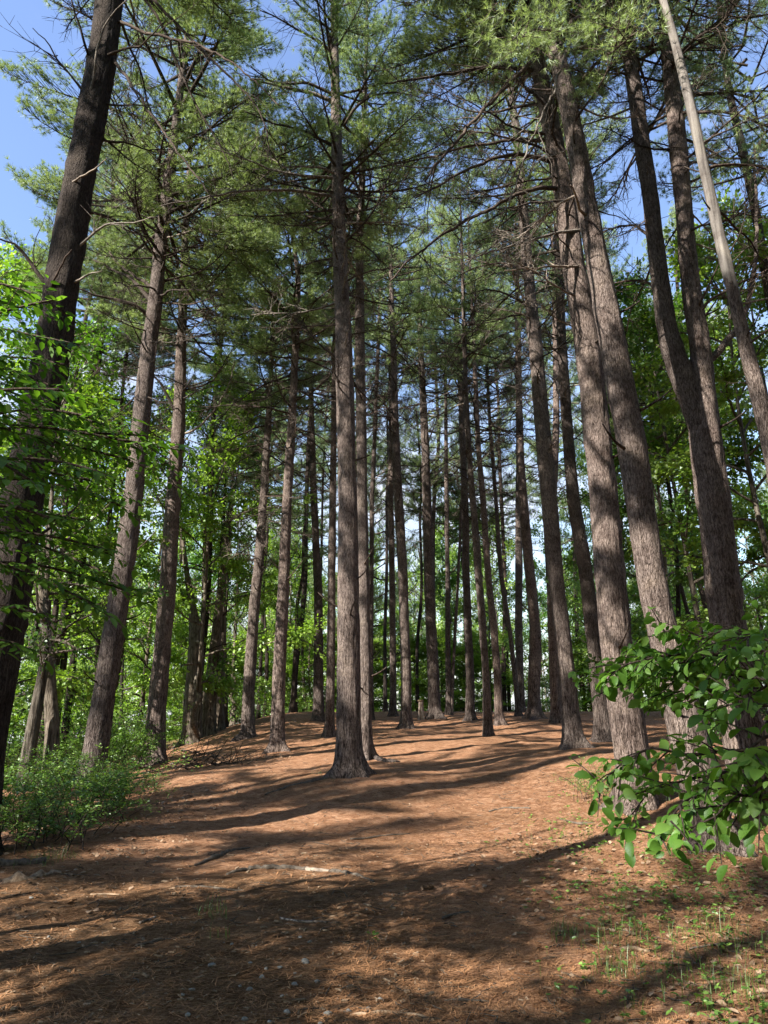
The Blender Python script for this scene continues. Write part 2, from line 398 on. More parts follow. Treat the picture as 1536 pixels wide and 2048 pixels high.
# ------------------------------------------------------------------ ground
def axis(lo, hi, flo, fhi, step, grow):
    a = list(np.arange(flo, fhi, step))
    s = step
    while a[-1] < hi: s *= grow; a.append(a[-1] + s)
    s = step; b = [flo]
    while b[-1] > lo: s *= grow; b.append(b[-1] - s)
    return np.array(b[:0:-1] + a)
gx = axis(-260, 260, -4.5, 4.5, .055, 1.045)
gy = axis(-60, 420, 4.4, 13.0, .06, 1.022)
X, Y = np.meshgrid(gx, gy)
Z = Hm(X, Y)
nx, ny = len(gx), len(gy)
gi = (np.arange(ny - 1)[:, None] * nx + np.arange(nx - 1)[None]).ravel()
g = MB(); g.add(np.stack([X, Y, Z], -1), np.stack([gi, gi + 1, gi + nx + 1, gi + nx], -1))
tag(link('ground', g.mesh('ground', [M_GROUND])), 'forest floor covered with orange brown pine needles rising to a low hilltop', kind='structure')

# ------------------------------------------------------------------ pieces shared by the pines
def norm(v): return v / (np.linalg.norm(v) + 1e-9)
def gen_crown(seed, Lc=10.0, R=3.5, dens=2.0, nmat=1, drop=.2, gap=(.42, .72), nw=.0080):
    g = np.random.default_rng(seed)
    mb = MB()
    tp, td = [], []
    s0, s1, r0, r1 = [], [], [], []
    z = 0.0
    while z < Lc - 0.3:
        f = z / Lc
        n = int(g.integers(4, 7))
        a0 = g.uniform(0, 6.28)
        prof = np.interp(f, [0, .12, .3, .6, .85, 1], [.62, .95, 1.0, .78, .42, .12])
        for k in range(n):
            if g.random() < drop: continue
            L = R * prof * g.uniform(.6, 1.18)
            az = a0 + k * 6.283 / n + g.normal(0, .25)
            el = math.radians(np.interp(f, [0, .5, 1], [2, 18, 55]) + g.normal(0, 6))
            K = 8
            s = np.linspace(0, 1, K)
            turn = g.normal(0, .35)
            aa = az + turn * s ** 2
            step = L / (K - 1)
            up = el - .10 + .55 * s ** 2
            dx = np.stack([np.cos(aa) * np.cos(up), np.sin(aa) * np.cos(up), np.sin(up)], -1) * step
            P = np.vstack([[0, 0, z + g.uniform(-.15, .15)], dx[1:]]).cumsum(0)
            Rr = np.interp(s, [0, 1], [.012 + .011 * L, .005])
            mb.tube(P, Rr, 4, 0, cap=False)
            nt = max(4, int(L / .085 * dens))
            for q in np.linspace(.26, 1.0, nt):
                i = min(int(q * (K - 1)), K - 2); w = q * (K - 1) - i
                p = P[i] * (1 - w) + P[i + 1] * w
                t = norm(P[i + 1] - P[i])
                sd = g.choice([-1, 1])
                ang = sd * g.uniform(.55, 1.15)
                c, s_ = math.cos(ang), math.sin(ang)
                d = norm(np.array([t[0] * c - t[1] * s_, t[0] * s_ + t[1] * c, t[2] * .6 + g.uniform(-.05, .35)]))
                ln = min(.95, .22 + .75 * (1 - q) * L / 2.5) * g.uniform(.6, 1.15)
                m = max(2, int(ln / .13))
                e = p + d * ln
                s0.append(p); s1.append(e); r0.append(.007); r1.append(.003)
                for h in range(m):
                    u = 0.35 + .65 * (h + g.uniform(.3, 1)) / m
                    c0 = p + d * ln * min(u, 1)
                    dd = norm(d + g.normal(0, .55, 3) + [0, 0, .15])
                    o = c0 + dd * g.uniform(.0, .16)
                    tp.append(o); td.append(dd)
                    if g.random() < .3: s0.append(c0); s1.append(o); r0.append(.004); r1.append(.002)
            tp.append(P[-1]); td.append(norm(P[-1] - P[-2]))
        z += g.uniform(*gap)
    # leader
    for q in np.linspace(Lc - 1.2, Lc, 8):
        tp.append(np.array([0, 0, q])); td.append(np.array([0, 0, 1.]))
    mb.segs(s0, s1, r0, r1, 0)
    mb.needles(tp, td, 22, .13, nw, .62, nmat, g)
    return mb

def gen_bare(seed, L=2.2, twigs=15):
    # a dead lower limb of a pine, growing along +X
    g = np.random.default_rng(seed)
    mb = MB()
    K = 12
    s = np.linspace(0, 1, K)
    yaw = np.cumsum(g.normal(0, .13, K)); pit = g.uniform(-.30, .22) + np.cumsum(g.normal(0, .10, K)) + g.uniform(-.5, .55) * s
    st = L / (K - 1)
    d = np.stack([np.cos(yaw) * np.cos(pit), np.sin(yaw) * np.cos(pit), np.sin(pit)], -1) * st
    P = np.vstack([[0, 0, 0], d[1:]]).cumsum(0)
    R = np.interp(s, [0, .08, 1], [.038, .027, .006])
    mb.tube(P, R, 6, 0)
    s0, s1, r0, r1 = [], [], [], []
    for k in range(twigs):
        q = g.uniform(.22, 1) ** .8
        i = min(int(q * (K - 1)), K - 2)
        p = P[i] + (P[i + 1] - P[i]) * (q * (K - 1) - i); t = norm(P[i + 1] - P[i])
        dd = norm(t * .8 + g.normal(0, .62, 3))
        ln = g.uniform(.25, 1.0) * (1.15 - .6 * q)
        for h in range(4):
            e = p + dd * ln / 4
            s0.append(p); s1.append(e); r0.append(.010 * (1 - h * .2)); r1.append(.010 * (1 - (h + 1) * .2))
            for z_ in range(2):
                if g.random() < .6:
                    d2 = norm(dd + g.normal(0, .7, 3)); e2 = e + d2 * g.uniform(.08, .35)
                    s0.append(e); s1.append(e2); r0.append(.0045); r1.append(.0018)
            dd = norm(dd + g.normal(0, .22, 3)); p = e
    mb.segs(s0, s1, r0, r1, 0)
    return mb
def gen_stub(seed):
    g = np.random.default_rng(seed); mb = MB()
    L = g.uniform(.18, .6); K = 6; s = np.linspace(0, 1, K)
    P = np.stack([L * s, .05 * L * np.sin(s * 3 + g.uniform(0, 6)), L * (g.uniform(-.1, .8) * s + .3 * s * s)], -1)
    mb.tube(P, np.interp(s, [0, .2, 1], [.03, .02, .010]), 6, 0)
    return mb

CROWNS = [gen_crown(100 + k, 10.0, 3.6).mesh('pine_crown', [M_TWIG, M_NEED if k % 3 else M_NEEDB]) for k in range(6)] + [gen_crown(150 + k, 10.0, 3.2, 1.7, 1, .42).mesh('sparse_pine_crown', [M_TWIG, M_NEED if k % 2 else M_NEEDB]) for k in range(3)] + [gen_crown(170 + k, 10.0, 3.8, 2.2, 1, .48, (.75, 1.3), .016).mesh('clumped_pine_crown', [M_TWIG, M_NEED]) for k in range(2)]  # clumped crowns: opaque boughs shaped to cast crisp patches of shade
BARE = [gen_bare(200 + k, 2.2, 12 + k % 8).mesh('bare_branch', [M_DRY if k % 4 == 3 else M_TWIG]) for k in range(14)]
STUBS = [gen_stub(300 + k).mesh('branch_stub', [M_TWIG]) for k in range(6)]

def resample(P, R, step, sm=3):
    s = np.concatenate([[0], np.cumsum(np.linalg.norm(np.diff(P, axis=0), axis=1))])
    n = max(6, int(s[-1] / step))
    q = np.linspace(0, s[-1], n)
    Q = np.stack([np.interp(q, s, P[:, k]) for k in range(3)], -1); r = np.interp(q, s, R)
    k = int(max(1, .8 / step)) * 2 + 1
    w = np.hanning(k + 2)[1:-1]; w /= w.sum()
    pad = k // 2
    def f(a):
        e = np.concatenate([2 * a[0] - a[pad:0:-1], a, 2 * a[-1] - a[-2:-pad - 2:-1]])
        return np.convolve(e, w, mode='valid')
    if n > k + 2:
        Q = np.stack([f(Q[:, j]) for j in range(3)], -1); r = np.maximum(f(r), .01)
    return Q, r
def trunk_mesh(P, R, n, seed, flare=.7, step=.14, mats=None, matfn=None, rough=1.0, z0=0.0):
    g = np.random.default_rng(seed)
    P, R = resample(np.asarray(P, float), np.asarray(R, float), step)
    K = len(P)
    # denser rings near the ground for the root flare
    T = np.gradient(P, axis=0); T /= np.linalg.norm(T, axis=1)[:, None]
    A = np.cross(T, np.array([0, 1., 0])); A /= np.linalg.norm(A, axis=1)[:, None]
    B = np.cross(T, A)
    th = np.linspace(0, 2 * np.pi, n, endpoint=False)
    zz = P[:, 2:3] - z0
    TH = np.broadcast_to(th[None], (K, n))
    def cyl(sz, st, amp, o):                    # noise that wraps round the stem
        a = vnoise(np.cos(TH) * st + o, zz * sz + np.sin(TH) * st + o * 1.7)
        return a * amp
    o = g.uniform(0, 500)
    f = 1 + cyl(.9, .8, .13, o) + cyl(3.0, 1.6, .07, o + 30)
    f = f + rough * (cyl(2.2, 9.0, .09, o + 60) + cyl(8, 15, .075, o + 90))
    # swellings at old branch whorls
    for zw in np.arange(g.uniform(2, 3), 30, g.uniform(.7, 1.0)):
        f = f + g.uniform(0, .055) * np.exp(-((zz - zw) / .13) ** 2) * (1 + .6 * np.cos(TH * 3 + g.uniform(0, 6)))
    if flare > 0:
        ph = g.uniform(0, 6.28, 3)
        lob = .55 + .35 * np.cos(4 * TH + ph[0]) + .35 * np.cos(3 * TH + ph[1]) + .2 * np.cos(7 * TH + ph[2])
        zc = np.clip(zz, -.05, None)
        f = f + 1.5 * flare * np.exp(-zc / .17) * np.clip(lob, .05, None) ** 1.4 + .20 * np.exp(-zc / .6)
    V = P[:, None] + (R[:, None] * f)[..., None] * (np.cos(TH)[..., None] * A[:, None] + np.sin(TH)[..., None] * B[:, None])
    i = np.arange(K - 1)[:, None] * n; j = np.arange(n)[None]; j2 = (j + 1) % n
    F = np.stack([i + j, i + j2, i + n + j2, i + n + j], -1).reshape(-1, 4)
    mb = MB(); mb.add(V, F, 0)
    mb.add(V[-1], np.array([[0, k, k + 1] for k in range(1, n - 1)]), 0)
    if matfn is not None:
        cen = V.reshape(-1, 3)[F].mean(1)
        mb.qm[0] = matfn(cen).astype(np.int32)
    return mb, P, R

PINES = {}
def pine(key, label, base, pts, Ht, d=None, crown=None, live=None, crad=1.0, nb=16, dead=(4.0, None), seed=0, m=None, n=28, flare=.7, stubs=6, group='tall pines of the grove', az=None):
    """base: photo pixel of the foot; pts: (u, v, width px) up the stem"""
    g = np.random.default_rng(seed + 1000)
    if d is None:
        b = ground_hit(*base)
    else:
        q = at(base[0], base[1], d); b = np.array([q[0], d, float(H(q[0], d))])
    b = b.copy(); b[2] = float(H(b[0], b[1])) - .02
    Y = b[1]
    P = [[b[0], Y, b[2] - .35], [b[0], Y, b[2]]]; R = []
    for (u, v, w) in pts:
        p = at(u, v, Y)
        if p[2] < b[2] + .5: continue
        P.append(p); R.append(.5 * w * depth(p) / FPX)
    R = [R[0] * 1.03, R[0] * 1.03] + R
    P = np.array(P); top = P[-1]
    dr = norm(P[-1] - P[-2])
    zt = b[2] + Ht
    if zt > top[2] + 1:
        ext = np.linspace(0, 1, 6)[1:]
        drv = norm(dr * .6 + np.array([0, 0, .4]))
        ln = (zt - top[2]) / max(drv[2], .5)
        for e in ext:
            w = dr * (1 - e) + drv * e
            P = np.vstack([P, top + norm(w) * ln * e]); R.append(0)
        R[-5:] = list(np.interp(ext, [0, 1], [R[-6], .03]))
    root = thing('pine_tree', label, 'pine tree', b, 0, group)
    mb, Q, r = trunk_mesh(P - b, R, n, seed, flare, .12 if n >= 28 else .25)
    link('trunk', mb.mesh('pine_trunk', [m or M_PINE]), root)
    zs = Q[:, 2]
    def on(z): return np.array([np.interp(z, zs, Q[:, k]) for k in range(3)])
    zl = live if live is not None else Ht * .6
    c0 = on(zl); c1 = Q[-1]
    ax = c1 - c0; Lc = np.linalg.norm(ax)
    qd = Vector((0, 0, 1)).rotation_difference(Vector(ax))
    ro = (qd.to_matrix() @ Matrix.Rotation(g.uniform(0, 6.28), 3, 'Z')).to_euler()
    k = (crown if crown is not None else (6 + int(g.integers(0, 3)) if key[0] == 'M' or key in ('L6', 'L7', 'C3') else int(g.integers(0, 6))))
    link('crown', CROWNS[k % 9], root, c0, ro, (crad, crad, Lc / 10.0))
    lo, hi = dead[0], (dead[1] if dead[1] else zl + 2.0)
    nb = int(nb * 1.75)
    for i in range(nb):
        z = lo + (hi - lo) * ((i + g.random()) / nb) ** .75
        c = on(z); f = (z - lo) / (hi - lo)
        s = g.uniform(.5, 1.2) * (.6 + .75 * f)
        a = g.uniform(0, 6.28) if az is None else az + g.normal(0, .9)
        link('branch', BARE[int(g.integers(0, 14))], root, c, (g.normal(0, .3), g.normal(0, .12), a), (s, s, s))
    for i in range(stubs):
        c = on(g.uniform(1.5, lo + 3)); a = g.uniform(0, 6.28)
        rr = float(np.interp(c[2], zs, r)) * .85
        link('branch', STUBS[int(g.integers(0, 6))], root, c + [rr * math.cos(a), rr * math.sin(a), 0], (0, 0, a))
    PINES[key] = dict(root=root, b=b, on=on, Q=Q, r=r, Y=Y, D=2 * r[min(len(r) - 1, 12)])
    return root

GP = 'tall pines of the grove'
pine('L1', 'huge dark leaning pine at the left edge, its shaded trunk the widest on that side', (-66, 1655), [(-30, 1400, 96), (14, 1200, 86), (40, 1000, 80), (66, 900, 74), (105, 700, 66), (136, 500, 62), (160, 350, 58), (200, 150, 54), (219, 0, 52)], 25, d=10.0, live=16.5, crad=1.25, nb=10, dead=(11, 17), seed=1, m=M_PINESHADE, n=44, stubs=4)
pine('L2', 'leaning reddish pine rising out of the green shrubs left of the path', (178, 1572), [(193, 1493, 45), (215, 1350, 42), (238, 1200, 41), (266, 1000, 36), (297, 700, 30), (312, 600, 28), (320, 500, 24), (333, 400, 22)], 24.5, crown=1, live=13.6, crad=1.4, nb=36, dead=(8.0, 16.5), seed=2, n=40)
pine('L3', 'straight dark pine close beside the leaning reddish one, with a leafy shrub at its foot', (308, 1528), [(311, 1458, 37), (322, 1330, 34), (333, 1200, 33), (346, 1000, 28), (358, 850, 25), (362, 700, 20), (370, 500, 15)], 24, crown=2, live=14.0, crad=1.3, nb=34, dead=(8.0, 16.5), seed=3, n=36)
pine('L4', 'slim pale pine at the brow of the slope above the brush pile', (494, 1475), [(499, 1350, 24), (510, 1200, 21), (520, 1100, 19), (530, 950, 15), (536, 850, 13), (543, 725, 8)], 18.5, live=12.0, crad=.85, nb=22, dead=(5, 12), seed=4)
pine('L5', 'pine with a broad dark foot between the brush pile and the middle pine', (555, 1502), [(558, 1350, 26), (566, 1200, 23), (574, 1000, 19), (583, 850, 17), (591, 700, 13), (597, 550, 10), (586, 480, 8)], 21.5, crown=4, live=12.8, crad=.95, nb=24, dead=(6, 13), seed=5)
pine('L6', 'dim pine on the crest just left of the middle pine, dark at its foot', (636, 1441), [(637, 1350, 20), (637, 1180, 16), (632, 1100, 15), (626, 950, 13), (621, 750, 9)], 22, live=14.5, crad=.85, nb=18, dead=(6, 15), seed=6, n=20)
pine('L7', 'narrow pine half hidden behind the left side of the middle pine', (658, 1475), [(661, 1350, 17), (664, 1100, 15), (667, 900, 12), (668, 780, 10)], 23, live=15, crad=.85, nb=14, dead=(6, 15), seed=7, n=20)
pine('C1', 'great pine in the middle of the grove with flaring roots and a dark base', (700, 1548), [(698, 1480, 50), (697, 1400, 47), (697, 1200, 41), (695, 1000, 38), (688, 700, 33), (679, 500, 28), (675, 350, 24), (670, 150, 17), (667, 0, 12)], 22.5, crown=7, live=13.0, crad=1.1, nb=34, dead=(7.5, 15), seed=8, n=48, flare=.62)
pine('C2', 'tall pine close behind the right side of the middle one, with one long root', (734, 1516), [(732, 1460, 24), (729, 1200, 21), (725, 1000, 20), (720, 700, 19), (719, 500, 16), (726, 300, 12), (730, 180, 9)], 25, crown=8, live=15.5, crad=1.0, nb=22, dead=(7, 17), seed=9, n=32)
pine('C3', 'very thin dark pine behind the pair in the middle', (743, 1440), [(742, 1300, 9), (744, 1000, 9), (750, 850, 8), (758, 650, 7)], 26, live=17, crad=.7, nb=8, dead=(8, 17), seed=10, n=14)
pine('M1', 'pine on the crest left of the swollen foot pine, striped by branch shadows', (786, 1432), [(786, 1330, 13), (784, 1150, 12), (781, 1000, 12), (783, 800, 10), (780, 650, 8)], 25, live=16, crad=.9, nb=16, dead=(7, 17), seed=11, n=20)
pine('M2', 'sunlit pine with a swollen foot standing on the open needles before the crest', (812, 1457), [(813, 1350, 20), (808, 1250, 20), (806, 1150, 19), (797, 1000, 18), (790, 850, 15), (787, 700, 12), (783, 580, 9)], 25, crown=5, live=16, crad=.9, nb=20, dead=(7, 17), seed=12, n=28)
pine('M3', 'thick pine on the crest beside the short pale stump', (870, 1437), [(867, 1350, 23), (862, 1250, 21), (858, 1150, 21), (854, 1000, 18), (849, 850, 15), (841, 700, 11), (838, 600, 9)], 25, live=15.5, crad=.95, nb=20, dead=(7, 16), seed=13, n=28)
pine('M4', 'pale footed pine on the crest, first to the right of the thick crest pine', (898, 1430), [(896, 1300, 11), (895, 1150, 9), (893, 1000, 9), (892, 850, 7)], 25, live=17, crad=.7, nb=10, dead=(8, 17), seed=14, n=16)
pine('M4b', 'thin dark pine leaning right beside the pale footed crest pine', (903, 1430), [(908, 1300, 6), (914, 1200, 6), (921, 1050, 5)], 20, live=15, crad=.5, nb=6, dead=(8, 15), seed=15, n=12)
pine('M5', 'evenly lit pine on the crest with a wide grey foot', (940, 1441), [(940, 1350, 17), (936, 1250, 15), (932, 1150, 14), (930, 1000, 14), (924, 850, 12), (918, 700, 11), (910, 600, 9)], 25, live=16, crad=.9, nb=18, dead=(7, 17), seed=16, n=24)
pine('M6', 'slender footless pine standing forward on the needles between two crest pines', (976, 1472), [(974, 1400, 17), (972, 1350, 14), (965, 1250, 15), (957, 1150, 15), (949, 1040, 14), (941, 950, 12), (932, 800, 10), (928, 650, 8)], 22, live=14, crad=.8, nb=18, dead=(6, 15), seed=17, n=24, flare=.3)
pine('M7', 'curving pine just right of the slender forward pine', (998, 1450), [(995, 1350, 15), (987, 1250, 14), (976, 1150, 13), (966, 1000, 12), (957, 900, 10), (950, 750, 9)], 23, live=15, crad=.8, nb=18, dead=(6, 15), seed=18, n=24)
pine('M8', 'thin pine with a strong bend low down, leaning left on the crest', (1037, 1431), [(1030, 1350, 10), (1018, 1250, 9), (1002, 1150, 9), (992, 1000, 8), (980, 850, 7), (976, 780, 6)], 21, live=14, crad=.7, nb=12, dead=(7, 14), seed=19, n=16)
pine('M9', 'sunny straight pine beside the bent thin one', (1043, 1424), [(1040, 1350, 14), (1037, 1250, 15), (1038, 1150, 15), (1037, 1000, 13), (1039, 850, 11)], 25, live=17, crad=.8, nb=14, dead=(8, 17), seed=20, n=20)
pine('M10', 'dark pine with an elbow in its lower trunk, on the crest', (1068, 1437), [(1068, 1350, 24), (1071, 1300, 24), (1070, 1250, 21), (1060, 1150, 21), (1046, 1000, 18), (1040, 900, 15), (1036, 700, 11), (1034, 560, 9)], 26, crown=2, live=16.5, crad=.9, nb=20, dead=(7, 17), seed=21, n=28)
pine('M11', 'pine hidden for much of its height behind the flared pine right of the centre', (1112, 1446), [(1108, 1350, 19), (1104, 1200, 18), (1105, 1020, 15), (1113, 850, 13), (1111, 700, 11)], 25, live=16, crad=.8, nb=14, dead=(7, 17), seed=22, n=24)
pine('M12', 'tall pine with spreading roots on the right part of the open needle floor', (1145, 1497), [(1143, 1450, 36), (1133, 1350, 32), (1123, 1250, 30), (1111, 1150, 30), (1098, 1000, 31), (1089, 900, 30), (1072, 700, 28), (1061, 600, 22), (1052, 500, 20), (1038, 300, 17), (1021, 180, 12)], 25.5, crown=1, live=16, crad=1.0, nb=26, dead=(7.5, 17), seed=23, n=40)
pine('M13', 'pine with a pale left foot standing behind the thick leaning pines on the right', (1207, 1482), [(1204, 1420, 33), (1194, 1350, 28), (1185, 1250, 29), (1172, 1150, 27), (1147, 1000, 25), (1138, 900, 22), (1124, 700, 19), (1116, 500, 15)], 24, live=15, crad=.9, nb=20, dead=(7, 16), seed=24, n=32)
pine('R1', 'thick leaning pine with a broad sunlit band, the first of the big right hand group', (1272, 1615), [(1264, 1500, 66), (1248, 1400, 66), (1233, 1300, 60), (1225, 1200, 58), (1216, 1100, 57), (1208, 1000, 55), (1197, 900, 53), (1177, 700, 50), (1158, 600, 47), (1142, 500, 43), (1131, 400, 39), (1112, 300, 36), (1080, 150, 30), (1052, 0, 25)], 24, crown=4, live=14.6, crad=1.1, nb=18, dead=(7.5, 15), seed=25, n=48, flare=.45, az=3.3)
pine('R2', 'thick leaning pine behind the glossy leaves, its rough foot stepping into the foreground', (1430, 1695), [(1408, 1600, 72), (1382, 1500, 76), (1364, 1430, 70), (1335, 1300, 60), (1307, 1200, 57), (1293, 1100, 54), (1278, 1000, 54), (1267, 900, 54), (1246, 800, 55), (1229, 700, 52), (1208, 600, 46), (1190, 500, 42), (1172, 400, 39), (1155, 300, 38), (1135, 200, 36), (1112, 100, 30)], 23.5, crown=0, live=14.3, crad=1.05, nb=10, dead=(8.5, 14.5), seed=26, n=48, flare=.5)
R3 = pine('R3', 'thick forked pine at the right with twin stems parting high up', (1514, 1605), [(1490, 1500, 78), (1462, 1300, 67), (1448, 1200, 65), (1428, 1000, 62), (1414, 900, 62), (1405, 800, 54), (1403, 700, 38), (1384, 600, 35), (1374, 500, 33), (1367, 400, 32), (1356, 300, 33), (1347, 200, 31), (1337, 100, 28)], 24.5, crown=8, live=15, crad=1.15, nb=20, dead=(9, 15), seed=27, n=48, flare=.5)
# the left stem of the fork is part of the same tree
def fork():
    T = PINES['R3']; b = T['b']; Yv = T['Y']
    pts = [(1412, 880, 50), (1388, 810, 50), (1366, 750, 47), (1340, 700, 39), (1325, 600, 35), (1313, 500, 32), (1302, 400, 31), (1286, 300, 29), (1272, 200, 29), (1258, 100, 26), (1246, 0, 22), (1225, -220, 10)]
    P = np.array([at(u, v, Yv) for u, v, w in pts]); R = [.5 * w * depth(p) / FPX for p, (u, v, w) in zip(P, pts)]
    mb, Q, r = trunk_mesh(P - b, R, 40, 77, 0, .12)
    link('stem', mb.mesh('pine_stem', [M_PINE]), T['root'])
    g = np.random.default_rng(5)
    zs = Q[:, 2]
    for z in np.linspace(9, 15.5, 9):
        c = np.array([np.interp(z, zs, Q[:, k]) for k in range(3)]); s = g.uniform(.4, .9)
        link('branch', BARE[int(g.integers(0, 14))], T['root'], c, (g.normal(0, .3), 0, g.uniform(0, 6.28)), (s, s, s))
    link('crown', CROWNS[6], T['root'], Q[-1] + [0, 0, -5.5], (0, 0, 2), (.75, .75, .7))
fork()


# the leaning dead snag at the right, bark below and bare wood above
def snag():
    Yv = 8.2
    pts = [(1640, 1480, 52), (1590, 1150, 46), (1545, 900, 42), (1520, 800, 38), (1492, 700, 34), (1472, 610, 30), (1456, 540, 27), (1440, 480, 26), (1412, 350, 24), (1391, 250, 23), (1364, 140, 21), (1345, 60, 19), (1326, 0, 18), (1300, -90, 15), (1280, -160, 9)]
    P = np.array([at(u, v, Yv) for u, v, w in pts]); R = [.41 * w * depth(p) / FPX for p, (u, v, w) in zip(P, pts)]
    d = P[0] - P[1]; gz = float(H(P[0][0], Yv)) - .15
    foot = P[0] + d * ((P[0][2] - gz) / max(-d[2], .1))
    P = np.vstack([foot, P]); R = [R[0] * 1.15] + R
    b = np.array([foot[0], Yv, gz])
    root = thing('dead_tree', 'leaning dead tree with its bark stripped to pale bare wood on the upper part', 'dead tree', b)
    zsplit = at(1470, 600, Yv)[2] - b[2]
    lowend = at(1485, 655, Yv)[2] - b[2]
    def mf(c):
        z = c[:, 2]
        edge = zsplit + (c[:, 0] - np.interp(z, (P - b)[:, 2], (P - b)[:, 0])) * -3.2 + .5 * vnoise(z * 5, c[:, 0] * 9)
        return (z > edge).astype(int)
    mb, Q, r = trunk_mesh(P - b, R, 36, 55, .1, .08, matfn=mf, rough=.6)
    link('trunk', mb.mesh('snag_trunk', [M_PINE, M_SNAG]), root)
    zs = Q[:, 2]; g = np.random.default_rng(12)
    for z in [4.6, 5.1, 5.7, 6.2, 6.8, 7.5, 8.3, 8.9, 9.3]:
        c = np.array([np.interp(z, zs, Q[:, k]) for k in range(3)]); s = g.uniform(.35, .8); a = g.uniform(-1.2, 1.0)
        link('branch', BARE[int(g.integers(0, 14))], root, c, (g.normal(0, .3), -.3, a), (s, s, s))
    for z in np.linspace(5, 9.5, 8):
        c = np.array([np.interp(z, zs, Q[:, k]) for k in range(3)]); a = g.uniform(0, 6.28)
        link('branch', STUBS[int(g.integers(0, 6))], root, c, (0, 0, a), (.6, .6, .6))
snag()

# long limbs that the photo shows one by one: pixel path, start width, depth change towards the tip
def limb(key, pts, w0, dy=0.0, m=None, seed=0, twigs=10, needles=0):
    T = PINES[key]; b = T['b']; g = np.random.default_rng(seed + 4000)
    n = len(pts); s = np.linspace(0, 1, n)
    P = np.array([at(u, v, T['Y'] + dy * q) for (u, v), q in zip(pts, s)])
    rr = .38 * w0 * depth(P[0]) / FPX
    Q, r = resample(P, np.interp(s, [0, 1], [rr, rr * .28]), .10)
    Q = Q + np.stack([np.convolve(g.normal(0, .02, len(Q)), np.ones(3) / 3, 'same') for _ in range(3)], -1)
    mb = MB(); mb.tube(Q - b, r, 8, 0)
    s0, s1, r0, r1, tp, td = [], [], [], [], [], []
    for k in range(twigs):
        i = int(g.uniform(.25, .98) * (len(Q) - 2)); p = Q[i] - b; t = norm(Q[i + 1] - Q[i])
        dd = norm(t * .8 + g.normal(0, .55, 3) + [0, 0, -.05]); ln = g.uniform(.25, 1.1)
        for h in range(4):
            e = p + dd * ln / 4; s0.append(p); s1.append(e); r0.append(.011 * (1 - .2 * h)); r1.append(.011 * (.8 - .2 * h))
            if g.random() < .7:
                e2 = e + norm(dd + g.normal(0, .7, 3)) * g.uniform(.1, .4); s0.append(e); s1.append(e2); r0.append(.005); r1.append(.002)
                if needles: tp.append(e2); td.append(norm(e2 - e))
            dd = norm(dd + g.normal(0, .2, 3) + [0, 0, -.03]); p = e
        if needles:
            for q in range(needles):
                o = p - dd * g.uniform(0, ln * .6) + g.normal(0, .05, 3); tp.append(o); td.append(norm(dd + g.normal(0, .6, 3)))
    mb.segs(s0, s1, r0, r1, 0)
    if needles: mb.needles(tp, td, 16, .12, .005, .6, 1, g)
    link('branch', mb.mesh('long_branch', [m or M_TWIG, M_NEED]), T['root'])
